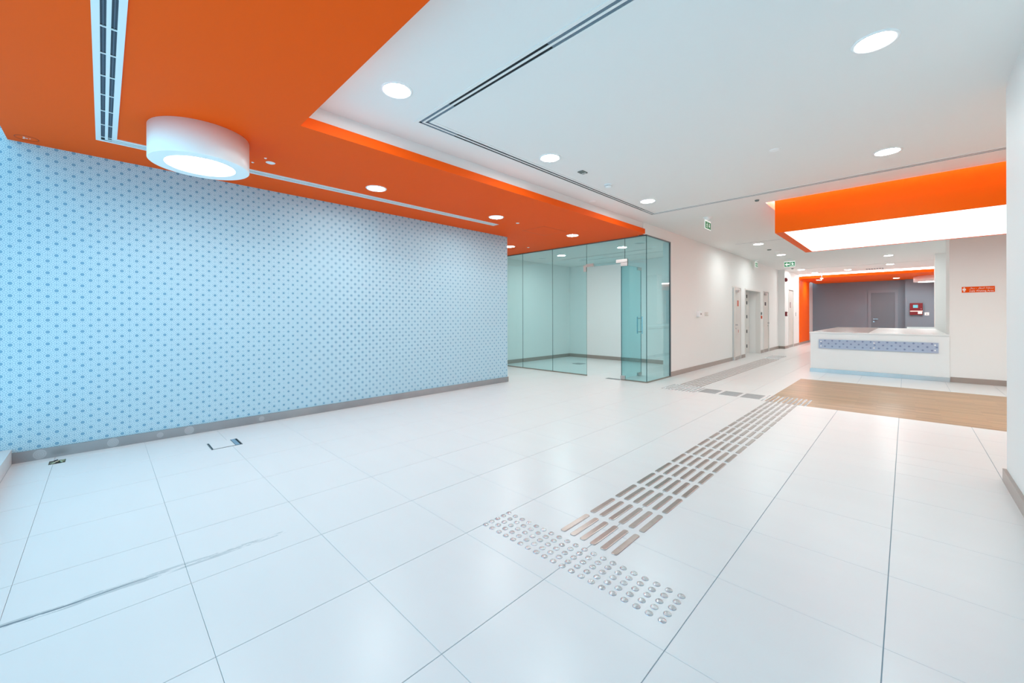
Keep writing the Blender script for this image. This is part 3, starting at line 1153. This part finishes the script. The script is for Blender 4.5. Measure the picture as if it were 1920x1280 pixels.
o = finish('louvre', bl, BLADE, vo)
o['kind'] = 'stuff'
g = gw
for c0, c1 in ((-4.985 - 0.033, -4.985 - g), (-4.985 + g, -4.985 + 0.033)):
    m_ = (c0 + c1) / 2
    box('blade', (m_ - 0.0025 - vx, m_ + 0.0025 - vx, 0.06 - vy, 4.7 - vy, ZO - 0.004 - vz, ZO - 0.0011 - vz), VFR, vo)

vw = vent('linear_vent', 'large U-shaped two-slot air vent in the white ceiling', [(0.5, 2.055), (-3.14, 2.055), (-3.14, 6.72), (1.6, 6.72)], ZW, CEIL, 0.065, 0.03, 0.005)
vx, vy, vz = vw.location
for c in (2.055,):
    for s in (-1, 1):
        m_ = c + s * 0.0225
        for a, b in ((-3.15, -2.72), (-1.66, 0.5)):
            box('blade', (a - vx, b - vx, m_ - 0.009 - vy, m_ + 0.009 - vy, ZW - 0.004 - vz, ZW - 0.001 - vz), SLOTGREY, vw)
for s in (-1, 1):
    m_ = -3.14 + s * 0.0225
    for a, b in ((2.05, 2.42), (6.35, 6.7)):
        box('blade', (m_ - 0.007 - vx, m_ + 0.007 - vx, a - vy, b - vy, ZW - 0.004 - vz, ZW - 0.001 - vz), SLOTGREY, vw)
    m_ = 6.72 + s * 0.0225
    box('blade', (-3.1 - vx, 1.5 - vx, m_ - 0.006 - vy, m_ + 0.006 - vy, ZW - 0.004 - vz, ZW - 0.001 - vz), SLOTGREY, vw)

for (x0_, x1_, y_, lab) in ((-3.03, -1.0, 11.04, 'thin single grey ceiling slot behind the orange light box'),
                           (-2.95, 3.0, 18.7, 'long thin grey ceiling slot above the reception desk')):
    t = thing('ceiling_slot', lab, 'air vent', ((x0_ + x1_) / 2, y_, ZW))
    L_ = (x1_ - x0_) / 2
    box('slot_backing', (-L_, L_, -0.02, 0.02, -0.001, 0.0), SLOTGREY, t)
    boxes('frame', [(-L_, L_, -0.035, -0.018, -0.004, 0), (-L_, L_, 0.018, 0.035, -0.004, 0)], CEIL, t)
for x_, zc in ((-6.1, 8.9), (-5.9, 9.45)):
    t = thing('ceiling_slot', 'thin grey slot in the glass room ceiling, %s of the two' % ('nearer' if zc < 9 else 'farther'), 'air vent', (x_ + 0.6, zc, ZO))
    box('slot_backing', (-1.3, 1.3, -0.02, 0.02, -0.001, 0.0), SLOTGREY, t)
    boxes('frame', [(-1.3, 1.3, -0.035, -0.018, -0.004, 0), (-1.3, 1.3, 0.018, 0.035, -0.004, 0)], CEIL, t)

# ------------------------------------------------------------------ small ceiling fittings
t = thing('smoke_detector', 'white smoke detector beside the slot vent in the white ceiling', 'smoke detector', (-2.87, 4.79, ZW))
lathe('base', [(0, 0), (0.055, 0), (0.055, -0.012), (0.048, -0.018), (0, -0.018)], PLASTIC, t, 32)
lathe('sensing_chamber', [(0.036, -0.018), (0.036, -0.026), (0.032, -0.026)], GREYPL, t, 20)
lathe('cap', [(0.046, -0.024), (0.044, -0.034), (0.03, -0.042), (0, -0.044)], PLASTIC, t, 32, smooth=True)
t = thing('ceiling_sensor', 'small square grey ceiling sensor near the smoke detector', 'sensor', (-2.842, 4.145, ZW), 0)
box('housing', (-0.038, 0.038, -0.055, 0.055, -0.012, 0), GREYPL, t, bevel=0.003)
boxes('lens', [(-0.03, 0.0, 0.018, 0.03, -0.014, -0.011), (0.008, 0.03, 0.018, 0.03, -0.014, -0.011)], PLASTIC, t)


def plate(x, y, z, r, lab, m=PLASTIC, name='blanking_plate', cat='ceiling plate', h=0.006):
    o = lathe(name, [(0, -h), (r * 0.8, -h), (r, -h * 0.4), (r, 0)], m, None, 28)
    o.location = (x, y, z)
    return tag(o, lab, cat)


plate(-1.0, 5.05, ZW, 0.05, 'round white blanking plate in the middle of the white ceiling')
plate(-3.46, 5.31, ZW, 0.05, 'round white blanking plate in the strip between vent and orange ceiling')
plate(-4.58, 1.19, ZO, 0.042, 'round white blanking plate beside the drum lamp')
plate(-4.48, 1.12, ZO, 0.012, 'tiny white sprinkler cap nearest the camera beside the drum lamp', name='sprinkler_cap', cat='sprinkler')
plate(-4.69, 1.06, ZO, 0.012, 'tiny white sprinkler cap nearest the strip vent beside the drum lamp', name='sprinkler_cap', cat='sprinkler')
plate(-4.63, 4.86, ZO, 0.03, 'small white round plate in the orange ceiling after the second downlight')
plate(-6.1, 6.75, ZO, 0.03, 'small white plate in the orange ceiling close to the glass front')
plate(-1.63, 7.04, ZW, 0.03, 'dark round sensor before the corner of the orange light box', GREYPL, 'ceiling_sensor', 'sensor', 0.02)
plate(-2.62, 12.55, ZW, 0.05, 'small dark round sensor between the first corridor downlights', GREYPL, 'ceiling_sensor', 'sensor', 0.02)
plate(-3.05, 18.2, ZW, 0.04, 'tiny dark sprinkler by the projecting corridor pier', GREYPL, 'sprinkler_cap', 'sprinkler', 0.03)
plate(-2.55, 13.1, ZW, 0.07, 'flat round disc just before the second corridor downlight', PLASTIC)
plate(-5.45, 9.2, ZO, 0.06, 'round grey speaker plate in the glass room ceiling', PLASTIC, 'ceiling_speaker', 'speaker')
plate(-4.05, 8.7, ZO, 0.06, 'round white speaker plate in the glass room ceiling near the corner', PLASTIC, 'ceiling_speaker', 'speaker')
for x_, y_, lab in ((-4.05, 8.05, 'nearest the glass corner'), (-7.0, 8.3, 'at the left'), (-6.35, 9.3, 'in the back middle')):
    t = thing('unlit_downlight', 'unlit round downlight in the glass room ceiling, %s' % lab, 'ceiling light', (x_, y_, ZO), 0, 'unlit downlights of the glass room')
    lathe('rim', [(0.098, -0.002), (0.104, -0.006), (0.118, -0.006), (0.122, 0.0)], PLASTIC, t, 32, smooth=True)
    lathe('diffuser', [(0.0, -0.003), (0.099, -0.003)], mat('unlit_diffuser', rgb(205, 208, 208), 0.4), t, 32)
# access hatch outline in the orange ceiling
t = thing('access_hatch', 'flush orange access hatch in the orange ceiling before the glass', 'hatch', (-4.72, 5.66, ZO))
box('panel', (-0.25, 0.25, -0.3, 0.3, -0.0025, 0), ORANGE, t, bevel=0.0008)
boxes('hatch_frame', [(-0.262, -0.254, -0.312, 0.312, -0.0012, 0), (0.254, 0.262, -0.312, 0.312, -0.0012, 0), (-0.254, 0.254, -0.312, -0.304, -0.0012, 0), (-0.254, 0.254, 0.304, 0.312, -0.0012, 0)],
      mat('orange_dark', rgb(200, 76, 14), 0.5), t)
# broken fixing by the window corner
t = thing('removed_fitting_scar', 'torn round fixing mark in the orange ceiling by the window corner', 'ceiling mark', (-5.45, -0.46, ZO))
lathe('ring', [(0.068, -0.0003), (0.066, -0.002), (0.07, -0.002), (0.072, -0.0003)], mat('scar_ring', rgb(176, 60, 20), 0.7), t, 40)
bm = bmesh.new()
for k in range(12):
    a = random.uniform(0, 6.28)
    r_ = random.uniform(0, 0.035)
    s_ = random.uniform(0.002, 0.007)
    add_box(bm, r_ * math.cos(a) - s_ * 0.5, r_ * math.cos(a) + s_ * 0.5, r_ * math.sin(a) - s_, r_ * math.sin(a) + s_, -0.003, 0)
finish('plaster_chips', bm, PLASTIC, t)['kind'] = 'stuff'
# ceiling grille and bracket near the far cove
t = thing('ceiling_grille', 'dark slatted grille in the ceiling before the far cove light', 'air vent', (-0.86, 20.6, ZW))
box('backing', (-0.26, 0.26, -0.16, 0.16, -0.004, 0), SLOTGREY, t)
for k in range(7):
    box('slat', (-0.26 + 0.075 * k, -0.235 + 0.075 * k, -0.16, 0.16, -0.012, -0.003), CEIL, t)
t = thing('hanging_bracket', 'small pale bracket hanging from the ceiling in front of the portal', 'bracket', (-2.5, 21.0, ZW))
lathe('ceiling_rose', [(0, 0), (0.06, 0), (0.05, -0.03), (0, -0.03)], PLASTIC, t, 16)
tube('arm', [(0, 0, -0.02), (0.0, 0, -0.12), (-0.06, 0.0, -0.24)], 0.022, PLASTIC, t)
lathe('head', [(0, -0.2), (0.05, -0.22), (0.05, -0.26), (0, -0.27)], PLASTIC, t, 16)

# ------------------------------------------------------------------ exit signs
def man(ox, oy, s, flip=1):
    P = [[(0.02, 0.74), (0.16, 0.74), (0.2, 0.82), (0.16, 0.92), (0.04, 0.92), (0.0, 0.82)],
         [(-0.1, 0.7), (0.12, 0.7), (0.1, 0.35), (-0.08, 0.35)],
         [(-0.1, 0.7), (-0.3, 0.52), (-0.24, 0.46), (-0.04, 0.6)],
         [(0.12, 0.7), (0.32, 0.56), (0.28, 0.48), (0.08, 0.58)],
         [(0.1, 0.4), (0.24, 0.22), (0.2, 0.0), (0.12, 0.0), (0.12, 0.2), (-0.02, 0.36)],
         [(-0.08, 0.4), (0.0, 0.36), (-0.12, 0.12), (-0.34, 0.1), (-0.34, 0.18), (-0.18, 0.2)]]
    out = []
    for q in P:
        r_ = [(ox + flip * x * s, oy + y * s) for x, y in q]
        out.append(r_ if flip > 0 else r_[::-1])
    return out


def exit_sign(loc, rz, L, Hh, label, arrow):
    t = thing('exit_sign', label, 'exit sign', loc, rz, 'green exit signs')
    lathe('ceiling_rose', [(0, 0), (0.075, 0), (0.075, -0.006), (0.03, -0.045), (0, -0.045)], PLASTIC, t, 28, smooth=False)
    box('stem', (-0.012, 0.012, -0.008, 0.008, -0.075, -0.04), PLASTIC, t)
    z1, z0 = -0.06, -0.06 - Hh
    box('sign_plate', (-L / 2, L / 2, -0.004, 0.004, z0, z1), SIGNW, t)
    for side in (1, -1):
        M = (FACE_Y if side == 1 else Matrix.Rotation(math.pi, 4, 'Z') @ FACE_Y)
        M = Matrix.Translation((0, -0.004 * side, 0)) @ M
        split = 0.06 if arrow else -L / 2
        x0, x1 = -L / 2 + 0.008, L / 2 - 0.008
        gz0, gz1 = z0 + 0.012, z1 - 0.028
        if side == 1 or not arrow:
            a0, a1 = x0, (0.01 if arrow else x1)
        else:
            a0, a1 = -0.01, x1
        poly_plate('green_field', [[(a0, gz0), (a1, gz0), (a1, gz1), (a0, gz1)]], M, 0.0012, GREEN, t)
        M2 = Matrix.Translation((0, -0.0012 * side, 0)) @ M
        if arrow:
            k = 1 if side == 1 else -1
            cx_ = (a0 + a1) / 2
            zc = (gz0 + gz1) / 2
            s = (gz1 - gz0) * 0.42
            P = [(cx_ - k * s * 1.1, zc), (cx_, zc + s), (cx_, zc + s * 0.35), (cx_ + k * s, zc + s * 0.35), (cx_ + k * s, zc - s * 0.35), (cx_, zc - s * 0.35), (cx_, zc - s)]
            poly_plate('arrow', [P], M2, 0.0008, SIGNW, t)
            dx0, dx1 = (a1 + 0.012, x1) if side == 1 else (x0, a0 - 0.012)
            poly_plate('door_symbol', [[(dx0, gz0), (dx1, gz0), (dx1, gz1), (dx0, gz1)]], M, 0.0012, GREEN, t)
            poly_plate('running_figure', man((dx0 + dx1) / 2, gz0 + 0.006, (gz1 - gz0) * 0.92, -k), M2, 0.0008, SIGNW, t)
        else:
            s = (gz1 - gz0)
            poly_plate('running_figure', man(-L * 0.18, gz0 + 0.01, s * 0.85), M2, 0.0008, SIGNW, t)
            zc = (gz0 + gz1) / 2
            c_ = L * 0.22
            a_ = s * 0.32
            poly_plate('arrow', [[(c_, zc - a_), (c_ + a_, zc), (c_ + a_ * 0.35, zc), (c_ + a_ * 0.35, zc + a_), (c_ - a_ * 0.35, zc + a_), (c_ - a_ * 0.35, zc), (c_ - a_, zc)]], M2, 0.0008, SIGNW, t)
    return t


exit_sign((-2.55, 7.65, ZW), math.pi / 2, 0.29, 0.16, 'hanging green exit sign nearest the camera, seen edge-on', False)
exit_sign((-3.42, 14.68, ZW), math.pi / 2, 0.29, 0.16, 'green exit sign close to the corridor wall above the ajar door', False)
exit_sign((-2.62, 15.2, ZW), 0, 0.29, 0.18, 'green exit sign with a left arrow in the corridor', True)

# ------------------------------------------------------------------ reception desk
dk = thing('reception_desk', 'white reception desk with a patterned glass band and steel plinth', 'desk', (-0.49, 11.4, 0))
T = Matrix.Translation((0.49, -11.4, 0))


def dpart(name, dims, m, parent=dk, bevel=0.0, label=None):
    o = box(name, dims, m, parent, bevel)
    o.data.transform(T)
    if label:
        o['label'] = label
    return o


dpart('front_panel', (-1.565, 0.598, 11.385, 11.43, 0.085, 0.885), DESKW)
dpart('side_panel', (-1.565, -1.525, 11.43, 16.78, 0.085, 0.885), DESKW)
dpart('ledge', (-1.585, 0.598, 11.365, 11.46, 0.885, 0.91), DESKW, bevel=0.002)
dpart('countertop', (-1.585, -0.60, 11.462, 16.78, 0.875, 0.905), GREYTOP, label='grey stone return of the counter')
dpart('worktop', (-0.598, 0.598, 11.50, 16.78, 0.865, 0.897), DESKW)
dpart('support_panel', (-0.64, -0.60, 11.46, 16.7, 0.0, 0.865), DESKW)
dpart('back_upstand', (0.02, 0.598, 16.70, 16.78, 0.897, 0.94), DESKW)
dpart('plinth', (-1.575, 0.598, 11.372, 11.40, 0.0, 0.085), BRUSHED_D, label='brushed steel plinth')
dpart('plinth', (-1.575, -1.55, 11.40, 16.78, 0.0, 0.085), BRUSHED_D)
gb = dpart('patterned_band', (-1.412, 0.452, 11.362, 11.372, 0.545, 0.748), DESKPAT, label='blue patterned glass band')
for x in (-1.372, -0.48, 0.405):
    for z in (0.598, 0.700):
        o = lathe('standoff_cap', [(0, -0.009), (0.011, -0.009), (0.013, -0.006), (0.013, 0.012)], PLASTIC, gb, 16, 'Y', (x, 11.362, z))
        o.data.transform(T)

# ------------------------------------------------------------------ sign, panels, switches
sg = thing('wall_sign', 'orange sign reading male waiting area on the white wall', 'sign', (0.96, YB, 1.765))
box('plate', (-0.202, 0.202, -0.006, 0.0, -0.054, 0.054), REDSIGN, sg)
sg.children[0].data.materials[0] = mat('sign_orange', rgb(236, 84, 4), 0.5, spec=0.1)
M = Matrix.Translation((-0.108, -0.006, -0.040)) @ FACE_Y
text_mesh('lettering', 'male Waiting Area', 0.043, PRINTW, sg, M, 0.0006, 'LEFT', 0.295)
AR = '\uFEDD\uFE8E\uFE9F\uFEAD - \uFEAD\uFE8E\uFEC8\uFE98\uFEE7\uFE8D \uFE94\uFED8\uFEC4\uFEE8\uFEE3'
M = Matrix.Translation((-0.108, -0.006, 0.010)) @ FACE_Y
text_mesh('lettering', AR, 0.040, PRINTW, sg, M, 0.0006, 'LEFT', 0.295)
M = Matrix.Translation((-0.172, -0.006, -0.040)) @ FACE_Y
s = 0.08
poly_plate('man_symbol', [[(-0.008, 0.066), (0.008, 0.066), (0.012, 0.074), (0.008, 0.082), (-0.008, 0.082), (-0.012, 0.074)],
                          [(-0.018, 0.060), (0.018, 0.060), (0.022, 0.052), (0.022, 0.028), (0.014, 0.028), (0.012, 0.05), (0.011, 0.0), (0.002, 0.0), (0.001, 0.028),
                           (-0.001, 0.028), (-0.002, 0.0), (-0.011, 0.0), (-0.012, 0.05), (-0.014, 0.028), (-0.022, 0.028), (-0.022, 0.052)]], M, 0.0008, PRINTW, sg)

YP = YE - 0.28
fp_ = thing('fire_alarm_panel', 'dark red fire alarm panel with a small screen on the grey wall', 'alarm panel', (0.325, YP, 1.56))
box('cabinet', (-0.2, 0.2, -0.09, 0, -0.26, 0.26), RED, fp_, bevel=0.006)
box('screen', (-0.10, 0.05, -0.095, -0.089, 0.05, 0.18), SCREEN, fp_)
box('label_strip', (-0.195, 0.195, -0.094, -0.089, -0.115, -0.075), PRINTW, fp_)
box('label_card', (0.05, 0.18, -0.094, -0.089, -0.22, -0.12), PLASTIC, fp_)
lathe('lock', [(0, -0.1), (0.012, -0.1), (0.012, -0.088)], CHROME, fp_, 12, 'Y', (0.15, 0, 0.0))
t = thing('wall_socket', 'white socket plate beside the red alarm panel', 'socket', (0.65, YP, 1.345))
box('plate', (-0.07, 0.07, -0.012, 0, -0.065, 0.065), PLASTIC, t, bevel=0.003)
box('key_switch', (-0.012, 0.012, -0.018, -0.011, -0.03, 0.01), GREYPL, t)

t = thing('wall_control_box', 'white square control box with a grey knob on the corridor wall', 'control box', (XD, 9.98, 1.325))
box('housing', (0, 0.075, -0.105, 0.03, -0.065, 0.065), PLASTIC, t, bevel=0.004)
box('back_plate', (0, 0.02, 0.03, 0.17, -0.052, 0.058), mat('box_grey', rgb(200, 198, 196), 0.4), t, bevel=0.003)
lathe('knob', [(0, 0.092), (0.018, 0.092), (0.022, 0.088), (0.024, 0.07)], SATIN, t, 20, 'X', (0, -0.04, 0.003))
t = thing('light_switch', 'pair of cream switch plates right of the control box', 'light switch', (XD, 10.53, 1.325))
box('plate', (0, 0.009, -0.10, -0.01, -0.045, 0.045), mat('cream_plastic', rgb(222, 214, 204), 0.4), t, bevel=0.002)
box('plate', (0, 0.009, 0.01, 0.13, -0.045, 0.045), t.children[0].data.materials[0], t, bevel=0.002)
for d in [(0.009, 0.013, -0.075, -0.035, -0.02, 0.02), (0.009, 0.013, 0.04, 0.065, -0.02, 0.02), (0.009, 0.013, 0.075, 0.1, -0.02, 0.02)]:
    box('rocker', d, PLASTIC, t)
t = thing('access_control', 'small card reader with a red plate between the open doorway and closed door', 'card reader', (XD, 15.85, 1.28))
box('reader', (0, 0.02, -0.05, 0.05, 0.03, 0.12), GREYPL, t, bevel=0.004)
box('call_plate', (0, 0.025, -0.05, 0.05, -0.10, 0.0), REDSIGN, t, bevel=0.004)
t = thing('light_switch', 'small grey switch between the riser door and the orange portal', 'light switch', (-3.34, 20.6, 1.34))
box('plate', (0, 0.01, -0.06, 0.06, -0.07, 0.07), SATIN, t, bevel=0.002)
box('rocker', (0.01, 0.016, -0.03, 0.03, -0.04, 0.04), PLASTIC, t)
t = thing('alarm_sounder', 'round dark red alarm sounder high on the projecting corridor pier', 'alarm', (-3.34, 18.56, 2.67))
lathe('base', [(0, 0), (0.085, 0), (0.085, 0.03), (0, 0.03)], RED, t, 28, 'X')
lathe('dome', [(0.08, 0.03), (0.07, 0.06), (0.04, 0.078), (0, 0.082)], RED, t, 28, 'X', smooth=True)
t = thing('call_point', 'dark red break-glass call point low on the projecting corridor pier', 'alarm', (-3.34, 18.56, 1.345))
box('housing', (0, 0.06, -0.075, 0.075, -0.085, 0.085), RED, t, bevel=0.008)
box('glass_window', (0.06, 0.066, -0.04, 0.04, -0.045, 0.03), PRINTW, t)

# ------------------------------------------------------------------ floor boxes, cable hole
def floor_box(x0, x1, y0, y1, label, m_in):
    cx_, cy_ = (x0 + x1) / 2, (y0 + y1) / 2
    t = thing('floor_box', label, 'floor box', (cx_, cy_, 0))
    a, b = (x1 - x0) / 2 - 0.001, (y1 - y0) / 2 - 0.001
    boxes('frame', [(-a, a, -b, -b + 0.006, -0.012, 0.003), (-a, a, b - 0.006, b, -0.012, 0.003), (-a, -a + 0.004, -b, b, -0.012, 0.002), (a - 0.004, a, -b, b, -0.012, 0.002)], RAIL, t)
    box('well', (-a, a, -b, b, -0.003, -0.002), DARK, t)
    box('lid', (-a + 0.006, a - 0.006, -b + 0.014, b - 0.062, -0.002, 0.005), m_in, t, bevel=0.001)
    box('cable_flap', (-a + 0.006, a - 0.006, b - 0.056, b - 0.02, -0.002, 0.003), BOXGREY, t)
    return t


floor_box(-5.045, -4.785, 0.735, 0.99, 'square floor box with tiled lid by the papered wall', TILE)
floor_box(-6.43, -6.17, 8.86, 9.12, 'square floor box inside the glass room', GREYTOP)
t = thing('cable_outlet', 'open rectangular hole in the floor tiles with cable ends by the curb', 'cable outlet', (-5.39, -0.285, 0))
box('well', (-0.067, 0.065, -0.05, 0.05, -0.0038, -0.0025), CONC, t)
tube('cable', [(-0.05, -0.02, 0.0), (-0.02, 0.0, 0.012), (0.02, -0.005, 0.010), (0.055, 0.0, 0.0)], 0.005, BLACK, t)
tube('cable', [(-0.03, 0.045, 0.001), (0.0, 0.03, 0.008), (0.03, 0.02, 0.009), (0.05, 0.035, 0.001)], 0.005, CABLE, t)
tube('cable', [(0.03, -0.04, 0.001), (0.03, -0.01, 0.008), (0.01, 0.02, 0.008), (0.02, 0.045, 0.001)], 0.004, CABLE, t)
tube('cable', [(0.056, -0.03, 0.0), (0.05, -0.005, 0.014), (0.03, 0.01, 0.015), (-0.01, 0.012, 0.0)], 0.003, mat('cable_cream', rgb(214, 206, 180), 0.5), t)

# ------------------------------------------------------------------ tactile paving
bm = bmesh.new()
add_lathe(bm, [(0, 0.0052), (0.0045, 0.0052), (0.0058, 0.0044), (0.0072, 0.0052), (0.0105, 0.0048), (0.0118, 0.0040), (0.0132, 0.0044), (0.0165, 0.0018), (0.0178, 0.0)], 18)
stud0 = finish('tactile_stud', bm, STUD, None)
stud_me = stud0.data
for p in stud_me.polygons:
    p.use_smooth = True
bpy.data.objects.remove(stud0)
# a bar: rounded ends, chamfered edge, length along y
BLn, BWd = 0.274, 0.036


def bar_mesh():
    bm = bmesh.new()

    def ring(hw, hl, z):
        pts = []
        cr = 0.014 * hw / (BWd / 2)
        for sx, sy, a0 in ((1, -1, -math.pi / 2), (1, 1, 0), (-1, 1, math.pi / 2), (-1, -1, math.pi)):
            for k in range(5):
                a = a0 + k * math.pi / 8
                pts.append(bm.verts.new((sx * (hw - cr) + cr * math.cos(a), sy * (hl - cr) + cr * math.sin(a), z)))
        return pts
    a = ring(BWd / 2, BLn / 2, 0.0)
    b = ring(BWd / 2 - 0.0008, BLn / 2 - 0.0008, 0.0032)
    c = ring(BWd / 2 - 0.0035, BLn / 2 - 0.0035, 0.0050)
    for A, B in ((a, b), (b, c)):
        m = len(A)
        for i in range(m):
            bm.faces.new((A[i], A[(i + 1) % m], B[(i + 1) % m], B[i]))
    bm.faces.new(c)
    bmesh.ops.recalc_face_normals(bm, faces=bm.faces[:])
    o = finish('tactile_bar', bm, SATIN, None)
    me = o.data
    bpy.data.objects.remove(o)
    return me


bar_me = bar_mesh()
bar_me.materials.clear()
bar_me.materials.append(mat('floor_bar_steel', rgb(176, 168, 164), 0.3, metal=1.0, var=0.12, bscale=25))


def put(name, me, loc, label, cat, group, rz=0.0):
    o = bpy.data.objects.new(name, me)
    C.objects.link(o)
    o.location = loc
    o.rotation_euler = (0, 0, rz)
    o['label'] = label
    o['category'] = cat
    o['group'] = group


for r_ in range(5):
    for c_ in range(20):
        put('tactile_stud', stud_me, (-1.852 + c_ * 0.0587, 1.653 + r_ * 0.0508, 0),
            'domed steel stud of the nearest patch, %s row from the camera, %s from left' % (ORD[r_ + 1], ORD[c_ + 1]), 'floor stud', 'studs of the nearest tactile patch')
for r_ in range(10):
    for c_ in range(10):
        put('tactile_stud', stud_me, (-1.555 + c_ * 0.0587, 6.975 + r_ * 0.06, 0),
            'steel stud of the patch on the oak edge, %s row from front, %s from left' % (ORD[r_ + 1], ORD[c_ + 1]), 'floor stud', 'studs of the tactile patch at the oak floor')
        put('tactile_stud', stud_me, (-3.085 + c_ * 0.0587, 6.95 + r_ * 0.06, 0),
            'steel stud of the patch by the glass corner, %s row from front, %s from left' % (ORD[r_ + 1], ORD[c_ + 1]), 'floor stud', 'studs of the tactile patch near the glass')
bm = bmesh.new()
for r_ in range(19):
    for c_ in range(7):
        add_lathe(bm, [(0, 0.005), (0.012, 0.0045), (0.0175, 0)], 8, org=(-3.05 + c_ * 0.0587, 13.98 + r_ * 0.06, 0))
o = finish('tactile_stud_patch', bm, STUD, None)
at_base(o, (-2.85, 14.5, 0))
tag(o, 'farthest patch of steel studs at the corridor end of the guide bars', 'floor stud', None, 'stuff')
for r_ in range(16):
    for c_ in range(6):
        put('tactile_bar', bar_me, (-1.469 + c_ * 0.0684, 2.06 + r_ * 0.3172, 0),
            'flat steel bar of the main guide strip, %s row from the studs, %s from left' % (ORD[r_ + 1], ORD[c_ + 1]), 'floor bar', 'bars of the main guide strip')
for r_ in range(20):
    for c_ in range(6):
        put('tactile_bar', bar_me, (-3.004 + c_ * 0.0684, 7.70 + r_ * 0.3172, 0),
            'flat steel bar of the corridor guide strip, %s row from the glass, %s from left' % (ORD[r_ + 1], ORD[c_ + 1]), 'floor bar', 'bars of the corridor guide strip')
for b_, xc in enumerate((-2.378, -2.058, -1.742)):
    for c_ in range(6):
        put('tactile_bar', bar_me, (xc, 7.075 + c_ * 0.0684, 0),
            'crosswise flat steel bar in the %s block from the glass, %s from the front' % (ORD[b_ + 1], ORD[c_ + 1]), 'floor bar', 'crosswise guide bars', math.pi / 2)
